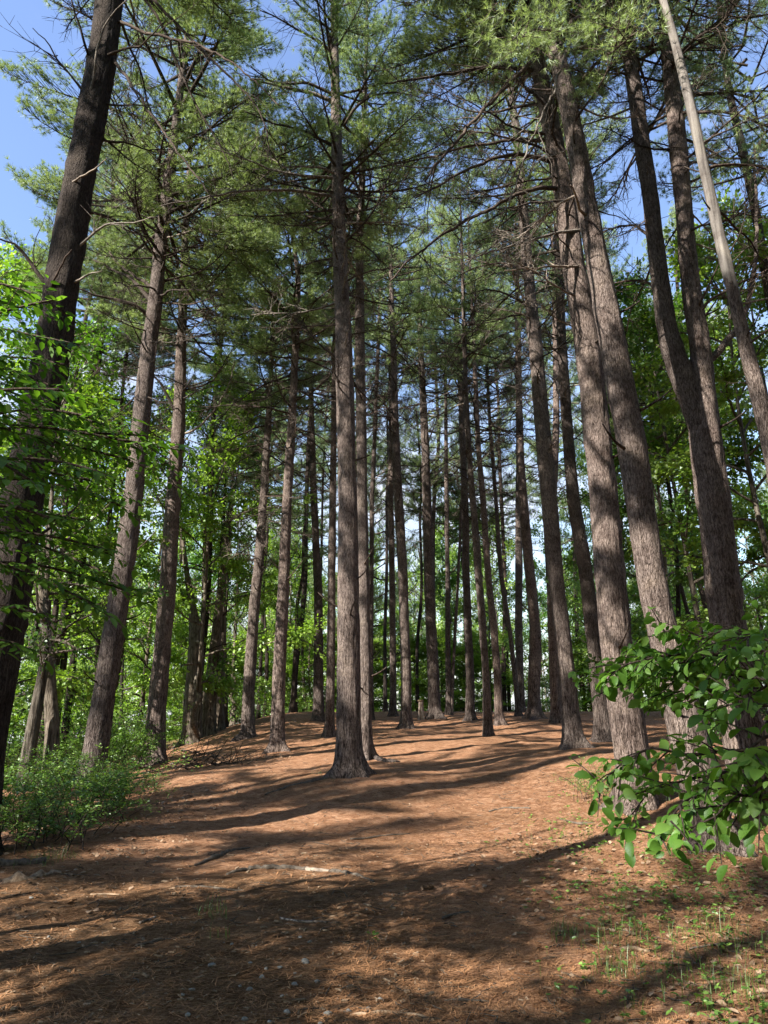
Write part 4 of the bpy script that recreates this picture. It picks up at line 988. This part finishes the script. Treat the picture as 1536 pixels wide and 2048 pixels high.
def glossy_shrub():
    g = np.random.default_rng(31)
    foot = np.array([2.35, 2.9, float(H(2.35, 2.9)) - .03])
    root = thing('shrub', 'large glossy leaved shrub leaning in from the right edge close to the viewer', 'shrub', foot)
    mb, lf = MB(), MB()
    paths = [([(1600, 1330), (1480, 1292), (1380, 1282), (1290, 1296), (1225, 1318), (1175, 1350)], 2.8, -.0),
             ([(1600, 1300), (1500, 1250), (1430, 1235), (1380, 1262), (1300, 1262)], 2.6, .1), ([(1600, 1360), (1500, 1332), (1410, 1328), (1330, 1345), (1265, 1352)], 2.9, .1),
             ([(1600, 1270), (1530, 1240), (1480, 1250), (1440, 1290)], 2.3, -.1), ([(1600, 1480), (1500, 1470), (1420, 1478), (1350, 1492), (1270, 1480), (1220, 1512), (1172, 1562)], 2.6, .0),
             ([(1600, 1590), (1500, 1582), (1440, 1560), (1380, 1555), (1335, 1590), (1310, 1630), (1288, 1665)], 2.35, -.15), ([(1600, 1400), (1500, 1385), (1430, 1395), (1390, 1420)], 2.4, .1),
             ([(1600, 1600), (1510, 1570), (1450, 1570), (1420, 1600), (1400, 1630)], 2.25, -.1), ([(1600, 1540), (1500, 1530), (1420, 1520), (1340, 1545), (1270, 1570), (1230, 1630)], 2.7, .1),
             ([(1600, 1450), (1520, 1440), (1480, 1470), (1450, 1520)], 2.2, -.1), ([(1600, 1500), (1540, 1500), (1500, 1540), (1480, 1600)], 2.15, .0), ([(1620, 1310), (1540, 1320), (1500, 1360), (1470, 1390)], 2.2, .0),
             ([(1600, 1310), (1480, 1270), (1360, 1300), (1260, 1330), (1200, 1372)], 2.9, .0), ([(1600, 1380), (1480, 1360), (1380, 1365), (1300, 1380)], 2.8, .1), ([(1600, 1260), (1540, 1270), (1500, 1300)], 2.5, .0),
             ([(1600, 1345), (1460, 1310), (1340, 1318), (1250, 1290)], 3.0, .1)]
    for pts, d, dd in paths:
        s = np.linspace(0, 1, len(pts))
        P = [at(u + 30, v + 34 - 30 * q, d + dd * q) for (u, v), q in zip(pts, s)]
        a = P[0]; root_mid = foot + (a - foot) * np.array([.35, .35, .6]) + np.array([.15, .1, .1])
        P = np.array([foot + g.normal(0, .05, 3) * [1, 1, 0], root_mid, foot + (a - foot) * np.array([.75, .75, .92]) + [.1, .05, .06]] + P) - foot
        L = len(P)
        mb.tube(resample(P[:4], np.array([.016, .013, .010, .008]), .08)[0], resample(P[:4], np.array([.016, .013, .010, .008]), .08)[1], 7, 0)
        spray(mb, lf, P[3:], np.linspace(.0075, .002, L - 3), g, .046, .028, .20, .5, LEAFN, .60, .45)
    link('stem', mb.mesh('glossy_shrub_stems', [M_TWIG]), root)
    link('foliage', lf.mesh('glossy_shrub_leaves', [M_NEAR]), root)
glossy_shrub()

def beech():
    g = np.random.default_rng(41)
    foot = np.array([-4.6, 5.6, float(H(-4.6, 5.6)) - .05])
    root = thing('beech_tree', 'young beech at the left edge, its flat dark leaf sprays crossing the big leaning trunk', 'tree', foot)
    mb, lf, tr = MB(), MB(), MB()
    K = 8; s = np.linspace(0, 1, K)
    st = np.stack([.12 * np.sin(s * 5), .1 * np.sin(s * 4 + 1), 7.6 * s], -1); st[0] = 0
    m2, Q, r = trunk_mesh(st, np.interp(s, [0, 1], [.07, .02]), 16, 43, .4, .15, rough=.3)
    link('trunk', m2.mesh('beech_trunk', [M_OAK]), root)
    paths = [([(-80, 660), (0, 612), (50, 598), (108, 600)], 5.0), ([(-80, 720), (0, 700), (70, 712), (130, 730)], 5.4), ([(-80, 560), (0, 545), (40, 560), (70, 590)], 5.2),
             ([(-80, 850), (20, 812), (100, 800), (180, 835)], 5.2), ([(-90, 870), (20, 845), (120, 852), (230, 880), (300, 892), (365, 900)], 5.4), ([(-80, 930), (20, 905), (90, 905), (160, 925), (215, 950)], 4.9),
             ([(-80, 1010), (10, 985), (70, 1000), (110, 1040)], 4.6), ([(-80, 1070), (10, 1050), (90, 1060), (160, 1090), (215, 1100)], 5.2), ([(-80, 1130), (0, 1110), (80, 1120), (150, 1150), (250, 1180)], 5.5),
             ([(-80, 1190), (0, 1190), (35, 1200), (70, 1225)], 4.7), ([(-80, 790), (0, 770), (60, 760), (120, 780)], 4.8), ([(-80, 960), (30, 950), (110, 960), (190, 990), (240, 1010)], 5.7), ([(-80, 880), (0, 900), (40, 930), (60, 960)], 4.5),
             ([(-80, 840), (60, 850), (180, 870), (280, 870)], 5.9), ([(-60, 640), (30, 660), (90, 680), (160, 690)], 6.0), ([(-80, 1250), (0, 1260), (40, 1290)], 5.0), ([(-80, 690), (20, 740), (90, 770), (150, 790)], 5.3), ([(-80, 900), (20, 930), (110, 950), (180, 960)], 5.1), ([(-80, 990), (30, 1020), (100, 1030), (170, 1040)], 5.4), ([(-80, 1090), (40, 1140), (120, 1170), (190, 1210)], 5.2), ([(-80, 820), (30, 870), (150, 890), (260, 920)], 5.6), ([(-80, 740), (40, 790), (120, 830), (210, 850)], 5.8), ([(-80, 1040), (60, 1080), (160, 1120), (220, 1150)], 5.9)]
    for pts, d in paths:
        P = np.array([at(u, v, d) for u, v in pts]); z0 = max(.8, P[0][2] - foot[2] - .35)
        c = foot + np.array([np.interp(z0, Q[:, 2], Q[:, k]) for k in range(3)])
        P = np.vstack([c, P]) - foot
        spray(mb, lf, P, np.interp(np.linspace(0, 1, len(P)), [0, 1], [.014, .002]), g, .09, .045, .65, .16, LEAFM, .55, .3)
    link('branch', mb.mesh('beech_branches', [M_TWIG]), root)
    link('foliage', lf.mesh('beech_leaves', [M_LEAFD]), root)
beech()

# ------------------------------------------------------------------ things lying on the ground
def path_thing(name, label, cat, pts, w, mat_, group=None, lift=.3, seed=0, n=8, wob=.015, taper=.35, matw=None, whigh=None):
    g = np.random.default_rng(seed + 8000)
    P = []
    for (u, v) in pts:
        p = ground_hit(u, v); P.append([p[0], p[1], float(Hm(p[0], p[1]))])
    P = np.array(P)
    rr = [.5 * w * depth(P[0]) / FPX] * 1
    s = np.linspace(0, 1, len(P)); R = rr[0] * np.interp(s, [0, .15, .6, 1], [taper + .2, 1, .85, taper])
    Q, r = resample(P, R, .05)
    if len(Q) < 4: return
    zz = Hm(Q[:, 0], Q[:, 1]); kk = 9; zz = np.convolve(np.pad(zz, kk // 2, mode='edge'), np.ones(kk) / kk, 'valid')
    Q[:, 2] = zz + r * lift
    Q += g.normal(0, wob * .4, Q.shape) * r[:, None] / .03
    r = r * (1 + g.normal(0, .08, len(r)))
    o = Q[len(Q) // 2].copy(); o[2] -= r.max()
    mb = MB(); mb.tube(Q - o, r, n, 0)
    if matw is not None:
        a, b_ = whigh
        F = mb.q[0] if mb.q else None
        ring = (F[:, 0] // n) / len(Q)
        mb.qm[0] = ((ring > a) & (ring < b_)).astype(np.int32)
    ob = link(name, mb.mesh(name, [mat_] + ([matw] if matw else [])), None, o)
    return tag(ob, label, cat, group)
path_thing('tree_root', 'long dark surface root across the path with a worn pale patch', 'root', [(455, 1748), (490, 1733), (560, 1732), (620, 1738), (680, 1740), (720, 1752), (748, 1764)], 12, M_ROOT, None, .15, 1, 10, .02, .4, M_ROOTW, (.48, .62))
path_thing('tree_root', 'short dark root left of the long worn root, angled up the slope', 'root', [(390, 1732), (430, 1718), (470, 1700), (500, 1694)], 12, M_ROOT, None, .1, 2)
path_thing('tree_root', 'pale low rise at the left edge, standing in for sunlit sandy ground', 'root', [(-60, 1772), (0, 1768), (60, 1760), (110, 1745), (160, 1738)], 34, M_CHIP, None, -.72, 3, 10, .03, .5)  # pale sunk mound whose colour stands in for a sunlit patch of sand
path_thing('fallen_log', 'dark fallen log at the left edge behind the pale rise', 'log', [(-70, 1745), (-10, 1736), (40, 1730), (92, 1726)], 26, M_ROOT, None, .25, 4, 10, .02, .7)
path_thing('tree_root', 'root running right from the foot of the pine close behind the middle one', 'root', [(738, 1512), (760, 1520), (785, 1524), (800, 1523)], 11, M_PINE, None, .2, 5)
path_thing('tree_root', 'thin root over the needles at the bottom left of the middle pine', 'root', [(672, 1555), (630, 1562), (580, 1572), (530, 1590)], 9, M_ROOT, None, -.1, 6)
path_thing('tree_root', 'pale root crossing the bottom edge right of the middle', 'root', [(700, 2030), (770, 2022), (840, 2030), (880, 2045)], 15, M_CHIP, None, -.35, 7)
STK = [([(1060, 1618), (1010, 1616), (978, 1622)], 5, 'dark curved stick on the sunny needles right of the middle', M_ROOT), ([(885, 1837), (912, 1830), (938, 1826)], 8, 'stubby dark stick in the shaded middle foreground', M_ROOT),
       ([(1240, 1900), (1270, 1899), (1300, 1904)], 11, 'short pale broken log piece among the grass at the lower right', M_CHIP), ([(888, 2001), (930, 1999), (982, 2004)], 6, 'thin straight twig near the bottom edge', M_ROOT),
       ([(1030, 1866), (1048, 1867), (1056, 1868)], 6, 'pale wood splinter near the grass tufts', M_CHIP), ([(350, 1780), (420, 1778), (490, 1784)], 5, 'thin twig left of the long worn root', M_ROOT), ([(560, 1842), (600, 1850), (660, 1848)], 6, 'grey twig below the long worn root', M_DRY),
       ([(270, 1900), (320, 1885), (380, 1878)], 6, 'bent twig in the dark lower left', M_ROOT), ([(180, 1790), (215, 1788), (240, 1790)], 5, 'short pale stick right of the pale rise', M_CHIP), ([(280, 1850), (300, 1842), (312, 1836)], 7, 'grey stick fragment in the lower left', M_DRY),
       ([(700, 1680), (760, 1672), (820, 1668)], 5, 'slim twig on the shaded needles in the middle', M_ROOT), ([(1120, 1640), (1160, 1650), (1190, 1646)], 5, 'twig near the small bright shrub', M_ROOT), ([(1380, 1905), (1430, 1896), (1500, 1890)], 5, 'twig lying in the ground cover at the lower right', M_DRY)]
for i, (pts, w, lab, m) in enumerate(STK):
    path_thing('stick', lab, 'stick', pts, w, m, 'sticks on the path', .5, 20 + i, 7, .012, .55)
# brush pile and the bare fallen branch left of the middle
def fallen_branch(label, A, B, up, seed, w=.03, m=M_TWIG, tw=10):
    g = np.random.default_rng(seed); a = ground_hit(*A); b = ground_hit(*B)
    a[2] = H(a[0], a[1]) + .02; b[2] = H(b[0], b[1]) + up
    s = np.linspace(0, 1, 9)[:, None]; P = a + (b - a) * s + np.cumsum(g.normal(0, .035, (9, 3)), 0)
    P[0] = a
    mb = MB(); tw = int(tw * 1.6); mb.tube(P - a, np.linspace(w * 1.4, w * .35, 9), 6, 0)
    s0, s1, r0, r1 = [], [], [], []
    for k in range(tw):
        i = int(g.integers(2, 8)); p = P[i] - a; t = norm(P[i] - P[i - 1]); dd = norm(t + g.normal(0, .6, 3))
        for h in range(3):
            e = p + dd * g.uniform(.1, .3); s0.append(p); s1.append(e); r0.append(.013 - .002 * h); r1.append(.011 - .002 * h); p = e; dd = norm(dd + g.normal(0, .25, 3))
    mb.segs(s0, s1, r0, r1, 0)
    tag(link('fallen_branch', mb.mesh('fallen_branch', [m]), None, a), label, 'branch', 'fallen branches of the brush pile')
fallen_branch('dark fallen branch rising from the path edge towards the broad grey trees', (342, 1518), (445, 1440), .9, 1, .03, tw=16)
fallen_branch('dark fallen branch lying flat and pointing at the brush pile', (362, 1502), (440, 1522), .1, 2, .02)
fallen_branch('long grey fallen branch along the top of the brush pile', (340, 1530), (445, 1512), .1, 3, .018, M_DRY)
fallen_branch('thin fallen branch on the near side of the brush pile', (350, 1540), (430, 1532), .06, 4, .015)
fallen_branch('short fallen branch at the right end of the brush pile', (430, 1530), (500, 1528), .08, 5, .015)
fallen_branch('pale fallen branch half in the shrub left of the brush pile', (315, 1500), (350, 1520), .05, 6, .02, M_DRY)
fallen_branch('bare slanting dead stem in the left thicket', (120, 1545), (170, 1420), .5, 7, .02, M_DRY, 5)

def stone(u, v, w, seed, label, group='stones in the path'):
    g = np.random.default_rng(seed + 900)
    p = ground_hit(u, v); r = .5 * w * depth(p) / FPX
    n, m = 14, 8
    th = np.linspace(0, 2 * np.pi, n, endpoint=False); ph = np.linspace(.05, np.pi - .05, m)
    d = np.stack([np.outer(np.sin(ph), np.cos(th)), np.outer(np.sin(ph), np.sin(th)), np.outer(np.cos(ph), np.ones(n))], -1)
    for _ in range(5):
        c = norm(g.normal(0, 1, 3)); k = (d @ c); d = d - np.clip(k - g.uniform(.55, .8), 0, 1)[..., None] * c
    V = d * np.array([r, r * g.uniform(.6, .9), r * g.uniform(.4, .6)])
    F = [[i * n + j, (i + 1) * n + j, (i + 1) * n + (j + 1) % n, i * n + (j + 1) % n] for i in range(m - 1) for j in range(n)]
    mb = MB(); mb.add(V.reshape(-1, 3), np.array(F)); mb.add(V[0], np.array([[0, k, k + 1] for k in range(1, n - 1)]))
    ob = link('stone', mb.mesh('stone', [M_STONE]), None, (p[0], p[1], float(Hm(p[0], p[1])) + r * .06), (g.normal(0, .1), g.normal(0, .1), g.uniform(0, 6)))
    tag(ob, label, 'stone', group)
STN = [(422, 1934, 24), (364, 1997, 16), (384, 1985, 18), (500, 1972, 20), (524, 1953, 18), (532, 1935, 14), (560, 1932, 16), (375, 2036, 22), (490, 2037, 20), (575, 2022, 24), (512, 1891, 10), (463, 1891, 10), (610, 1920, 26), (590, 1963, 20), (620, 1888, 14),
       (655, 2028, 26), (640, 2044, 20), (698, 2018, 22), (735, 2015, 20), (760, 1990, 16), (540, 2040, 16), (500, 1925, 12), (480, 1970, 12), (600, 1880, 12), (565, 1985, 16), (635, 1960, 18), (447, 1890, 8), (590, 1945, 12), (158, 1885, 13), (97, 1875, 10), (62, 1798, 14), (205, 1886, 9)]
for i, (u, v, w) in enumerate(STN):
    stone(u, v, w * .85, i, 'small grey stone sunk in the needles at the bottom of the path')
# a pine cone on the path
def cone():
    p = ground_hit(857, 1781); b = np.array([p[0], p[1], float(Hm(p[0], p[1])) + .012])
    mb = MB(); g = np.random.default_rng(3)
    P, X_, N_ = [], [], []
    for k in range(70):
        t = k / 70; a = k * 2.4; r = .022 * math.sin(math.pi * (.12 + .86 * t)) ** .8
        P.append([.13 * (t - .5), r * .4 * math.cos(a), .014 + r * .4 * math.sin(a)]); X_.append([-.5, math.cos(a), math.sin(a)]); N_.append([1, .5 * math.cos(a), .5 * math.sin(a)])
    mb.leaves(P, X_, N_, .024, .02, 0, LEAFM)
    mb.tube([[-.065, 0, .014], [0, 0, .014], [.065, 0, .014]], [.006, .014, .004], 8, 0)
    tag(link('pine_cone', mb.mesh('pine_cone', [M_DEADL]), None, b, (0, 0, .4)), 'reddish brown open pine cone lying on the shaded path', 'pine cone')
cone()
# the short pale stump on the crest
def stump():
    p = ground_hit(842, 1434); b = np.array([p[0], 33.0, 0]); b[0] = at(842, 1434, 33.0)[0]; b[2] = float(H(b[0], 33.0)) - .02
    top = at(843, 1402, 33.0)[2] - b[2]
    root = thing('stump', 'short pale post like stump beside the thick pine on the crest', 'stump', b)
    zs = np.linspace(-.2, top, 7)
    mb, Q, r = trunk_mesh(np.stack([zs * .02, zs * 0, zs], -1), np.linspace(.12, .10, 7), 18, 5, .3, .06, rough=.5)
    link('trunk', mb.mesh('stump_trunk', [M_STUMP]), root)
    c = MB(); c.tube([[0, 0, top - .02], [0, 0, top + .005], [0, 0, top + .03], [0, 0, top + .04]], [.135, .14, .14, .12], 18, 0)
    link('cap', c.mesh('stump_cap', [M_CHIP]), root)
stump()

# ------------------------------------------------------------------ litter, grass and ground cover
def scatter(n, seed, u0, u1, v0, v1, pw=1.0):
    g = np.random.default_rng(seed); out = []
    y = g.uniform(0, 1, n) ** pw
    v = v1 + (v0 - v1) * y; u = g.uniform(u0, u1, n)
    xc = (u - 768) / FPX; yc = (1024 - v) / FPX
    return u, v
def ring_ground(n, seed, ylo, yhi, pw=1.6, xs=.56, x0=None, x1=None):
    g = np.random.default_rng(seed)
    y = ylo + (yhi - ylo) * g.random(n) ** pw
    x = g.uniform(-1, 1, n) * (y * xs + .3) if x0 is None else g.uniform(x0, x1, n)
    return x, y, g
# fallen needles
x, y, g = ring_ground(110000, 1, 4.2, 16, 1.7)
patch = vnoise(x * 1.7, y * 1.7) + .5 * vnoise(x * 5, y * 5)
keep = (patch > -.25) & ~((x < -.4) & (g.random(len(x)) < .55))
x, y = x[keep], y[keep]
z = Hm(x, y) + g.uniform(.001, .012, len(x)); n = len(x)
a = g.uniform(0, 6.28, n); til = g.normal(0, .13, n)
d = np.stack([np.cos(a) * np.cos(til), np.sin(a) * np.cos(til), np.sin(til)], -1); L = g.uniform(.05, .12, n)[:, None]
sd = np.stack([-np.sin(a), np.cos(a), 0 * a], -1) * (.0009 + .00020 * y[:, None])
c = np.stack([x, y, z], -1)
V = np.stack([c - d * L / 2 - sd, c - d * L / 2 + sd, c + d * L / 2 + sd, c + d * L / 2 - sd], 1)
mb = MB(); mb.add(V, np.arange(n * 4).reshape(-1, 4))
tag(link('fallen_needles', mb.mesh('fallen_needles', [M_LITTER], False)), 'loose orange pine needles strewn over the forest floor', 'needle litter', None, 'stuff')
# wood chips, bark bits and cone scales
x, y, g = ring_ground(6500, 2, 4.2, 15, 1.5)
keep = ((x < .3) | (g.random(len(x)) < .3)) & (vnoise(x * 2, y * 2) > -.3)
x, y = x[keep], y[keep]; n = len(x)
z = Hm(x, y) + .006; a = g.uniform(0, 6.28, n)
L = g.gamma(2.0, .012, n) + .012; W = L * g.uniform(.12, .4, n); T = W * g.uniform(.25, .6, n)
X_ = np.stack([np.cos(a), np.sin(a), g.normal(0, .14, n)], -1); Y_ = np.stack([-np.sin(a), np.cos(a), g.normal(0, .2, n)], -1); Z_ = np.cross(X_, Y_)
c = np.stack([x, y, z], -1); mb = MB()
cor = np.array([[-1, -.7, -1], [.8, -1, -1], [1, .6, -1], [-.7, 1, -1], [-.9, -.6, 1], [.7, -.8, 1], [.9, .5, 1], [-.6, .8, 1]])
V = c[:, None] + cor[None, :, 0, None] * (X_ * (L / 2)[:, None])[:, None] + cor[None, :, 1, None] * (Y_ * (W / 2)[:, None])[:, None] + cor[None, :, 2, None] * (Z_ * (T / 2)[:, None])[:, None]
bf = np.array([[3, 2, 1, 0], [4, 5, 6, 7], [0, 1, 5, 4], [1, 2, 6, 5], [2, 3, 7, 6], [3, 0, 4, 7]])
mb.add(V, (np.arange(n)[:, None, None] * 8 + bf[None]).reshape(-1, 4))
tag(link('wood_chips', mb.mesh('wood_chips', [M_CHIP], False)), 'scattered wood chips and bark bits on the trodden earth', 'wood chips', None, 'stuff')
# small dark twigs and bark strips
x, y, g = ring_ground(3800, 12, 4.2, 20, 1.5)
k = vnoise(x * 1.1 + 40, y * 1.1) > -.15; x, y = x[k], y[k]; n = len(x)
a = g.uniform(0, 6.28, n); L = g.gamma(2.2, .035, n) + .02
A = np.stack([x, y, Hm(x, y) + .004], -1); ex, ey = x + np.cos(a) * L, y + np.sin(a) * L
mx_, my_ = (x + ex) / 2 + g.normal(0, .12, n) * L, (y + ey) / 2 + g.normal(0, .12, n) * L
Bm = np.stack([mx_, my_, Hm(mx_, my_) + g.uniform(.004, .015, n)], -1); E = np.stack([ex, ey, Hm(ex, ey) + g.uniform(.0, .02, n)], -1); rr = g.uniform(.0015, .006, n)
mb = MB(); mb.segs(A, Bm, rr, rr * .9); mb.segs(Bm, E, rr * .9, rr * .5)
tag(link('twig_litter', mb.mesh('twig_litter', [M_ROOT])), 'small dark broken twigs strewn over the needles', 'twigs', None, 'stuff')
# dead leaves at the right and along the left thicket
x1, y1, g = ring_ground(1500, 3, 4.4, 11, 1.2, 0, .9, 5.0)
x2, y2, _ = ring_ground(1200, 4, 7.2, 15, 1.0, 0, -7.5, -2.6)
k1 = g.random(len(x1)) < smooth(.8, 3.2, x1 + .18 * (y1 - 4)); k2 = g.random(len(x2)) < .8
pb = ground_hit(425, 1524); x3 = pb[0] + g.normal(0, .9, 900); y3 = pb[1] + g.normal(0, 1.0, 900)
x = np.concatenate([x1[k1], x2[k2], x3]); y = np.concatenate([y1[k1], y2[k2], y3]); n = len(x)
c = np.stack([x, y, Hm(x, y) + .012], -1); a = g.uniform(0, 6.28, n)
mb = MB(); L = g.uniform(.035, .09, n)
mb.leaves(c, np.stack([np.cos(a), np.sin(a), g.normal(0, .3, n)], -1), np.array([0, 0, 1.]) + g.normal(0, .4, (n, 3)), L, L * .7, 0, LEAFM)
tag(link('dead_leaves', mb.mesh('dead_leaves', [M_DEADL])), 'curled brown dead leaves lying at the edges of the path', 'dead leaves', None, 'stuff')
# grass
def blades(x, y, g, h0, h1, wid):
    n = len(x); z = Hm(x, y); a = g.uniform(0, 6.28, n); h = h0 + (h1 - h0) * g.random(n) ** 2.2; ben = g.uniform(.1, .6, n) * h
    d = np.stack([np.cos(a), np.sin(a), 0 * a], -1); s = np.stack([-np.sin(a), np.cos(a), 0 * a], -1) * wid
    b = np.stack([x, y, z - .005], -1); m = b + d * (ben * .3)[:, None] + np.array([0, 0, 1.]) * (h * .6)[:, None]; t = b + d * ben[:, None] + np.array([0, 0, 1.]) * h[:, None]
    V = np.stack([b - s, b + s, m - s * .8, m + s * .8, t], 1)
    o = np.arange(n)[:, None] * 5
    return V, np.concatenate([o + [0, 1, 3], o + [0, 3, 2], o + [2, 3, 4]])
g = np.random.default_rng(5); gxs, gys = [], []
for (u, v, r, n) in [(1130, 1880, .10, 70), (1150, 1872, .08, 50), (1185, 1880, .14, 40), (1230, 1862, .12, 50), (1260, 1890, .2, 60), (1225, 1930, .14, 90), (1255, 1945, .12, 60), (1330, 1880, .2, 60), (1390, 1900, .22, 60), (1430, 1880, .2, 80), (1450, 1865, .14, 60), (1480, 1900, .25, 90), (1420, 1960, .25, 90), (1480, 1980, .25, 110), (1420, 2020, .05, 25), (1270, 2010, .05, 10), (1330, 1990, .06, 14), (1520, 2010, .2, 110), (1360, 1940, .2, 60), (1240, 1815, .15, 40), (430, 1830, .12, 60), (415, 1822, .1, 40), (85, 1722, .2, 120), (120, 1716, .18, 80), (440, 1880, .08, 25), (425, 1480, .5, 120), (450, 1472, .5, 160), (480, 1470, .4, 90), (1360, 1600, .3, 60), (650, 1552, .3, 60), (1100, 1690, .3, 30), (1180, 1680, .3, 40)]:
    p = ground_hit(u, v); n = max(8, int(n * .55)); gxs.append(p[0] + g.normal(0, r * .7, n)); gys.append(p[1] + g.normal(0, r, n))
V, F = blades(np.concatenate(gxs), np.concatenate(gys), g, .05, .20, .0022)
mb = MB(); mb.add(V, F)
tag(link('grass', mb.mesh('grass', [M_GRASS])), 'thin tufts of bright green grass coming through the needles', 'grass', None, 'stuff')
# ground cover seedlings
g = np.random.default_rng(6); cx, cy = [], []
x, y, g = ring_ground(1900, 7, 4.3, 8.6, 1.1, 0, .6, 4.2)
k = g.random(len(x)) < smooth(.9, 2.4, x + .10 * (6 - y)) * (.25 + .9 * (vnoise(x * 1.6, y * 1.6) + .5))
cx.append(x[k]); cy.append(y[k])
for (u, v, r, n) in [(1180, 1640, .5, 60), (1240, 1690, .6, 60), (1120, 1660, .5, 30), (1300, 1720, .6, 60), (745, 1885, .05, 4), (1440, 1730, .4, 50), (1170, 1590, .4, 40), (1500, 1650, .5, 50), (1210, 1700, .7, 60)]:
    p = ground_hit(u, v); cx.append(p[0] + g.normal(0, r * .8, n)); cy.append(p[1] + g.normal(0, r, n))
x = np.concatenate(cx); y = np.concatenate(cy); n = len(x)
m = 4; P = np.repeat(np.stack([x, y, Hm(x, y) + g.uniform(.02, .10, n)], -1), m, 0); a = g.uniform(0, 6.28, n * m)
X_ = np.stack([np.cos(a), np.sin(a), g.normal(.05, .3, n * m)], -1); L = g.uniform(.016, .048, n * m)
mb = MB(); mb.leaves(P, X_, np.array([0, 0, 1.]) + g.normal(0, .35, (n * m, 3)), L, L * .66, 0, LEAFM)
b0 = np.stack([x, y, Hm(x, y) - .01], -1); mb.segs(b0, P[::m], .0012, .0008, 0)
tag(link('ground_cover', mb.mesh('ground_cover', [M_SHRUB])), 'small green seedlings and creeping leaves among the needles', 'ground cover', None, 'stuff')

# ------------------------------------------------------------------ unseen trees around the viewer, added to shade floor and trunks and dim skylight
SHADE = [(-21, -2, 24), (-27, 1, 24), (-5.6, 4.0, 23), (-11.5, 7, 22), (-15, -8.5, 22), (-17.5, 3.2, 21), (-23, 9.5, 22), (-19.5, -4.5, 20),
         (4, -5, 22), (9, 1, 22), (-1, -9, 23), (8, -8, 24), (13, 5, 23)]
COVER = [(3, -1.5, 19), (-3, -2, 20), (0.5, -5, 20), (7, -3, 21), (7.5, 3.5, 21), (11, -2, 22), (3, -9, 22), (-4, -7, 21), (12, 9, 22)]  # unseen pines added overhead to cut the skylight
for i, (x, y, Ht) in enumerate(SHADE):
    farpine(x, y, Ht, 'unseen pine added behind the viewer for its shade', 'pines behind the viewer', 300 + i, .74 if (x, y) == (-11.5, 7) else .5, .62 if i in (5, 6, 7) else 1.15, 1.6, 9 + i % 2)
for i, (x, y, Ht) in enumerate([(2, -11, 18), (6, -15, 19), (10, -11, 18), (15, -8, 18), (18, -3, 18), (16, 3, 16), (19, 9, 17), (-2, -17, 19), (13, -17, 20), (20, -14, 20), (5, -7, 15), (10, -5, 15)]):  # unseen leafy wall, added to darken the fronts of the trunks
    leafy(x, y, Ht, 'unseen leafy tree added behind the viewer for its shade', 'leafy trees behind the viewer', 480 + i, .1, 1.5, 1.0, i % 5)
for i, (x, y, Ht) in enumerate(COVER):
    farpine(x, y, Ht, 'unseen pine added behind the viewer for its shade', 'pines behind the viewer', 350 + i, .4, 1.25, 1.4, i % 6)
for i, (x, y, Ht) in enumerate([(-7.5, 0.2, 9), (-10.5, -2.5, 11), (-6.5, -3.5, 8), (-12.5, -6, 13), (-9.5, 3.4, 9), (-9, -0.8, 10), (-5.0, -0.9, 9)]):  # unseen airy trees, added to throw dapples on the foreground
    leafy(x, y, Ht, 'unseen leafy tree added behind the viewer for its shade', 'leafy trees behind the viewer', 450 + i, .3, 1.0, .8, 5)
for i, (x, y, Ht) in enumerate([(6, -2, 14), (12, -3, 15), (-2, -14, 16), (5, -12, 16), (14, 9, 14), (-9, -18, 17), (24, 4, 18), (24, -10, 18), (14, -20, 18), (0, -26, 18), (-16, -26, 19), (25, 16, 17), (-30, -24, 18)]):  # unseen outer ring, added to block light from the horizon
    leafy(x, y, Ht, 'unseen leafy tree added behind the viewer for its shade', 'leafy trees behind the viewer', 400 + i, .3, 1.2, 1.0)
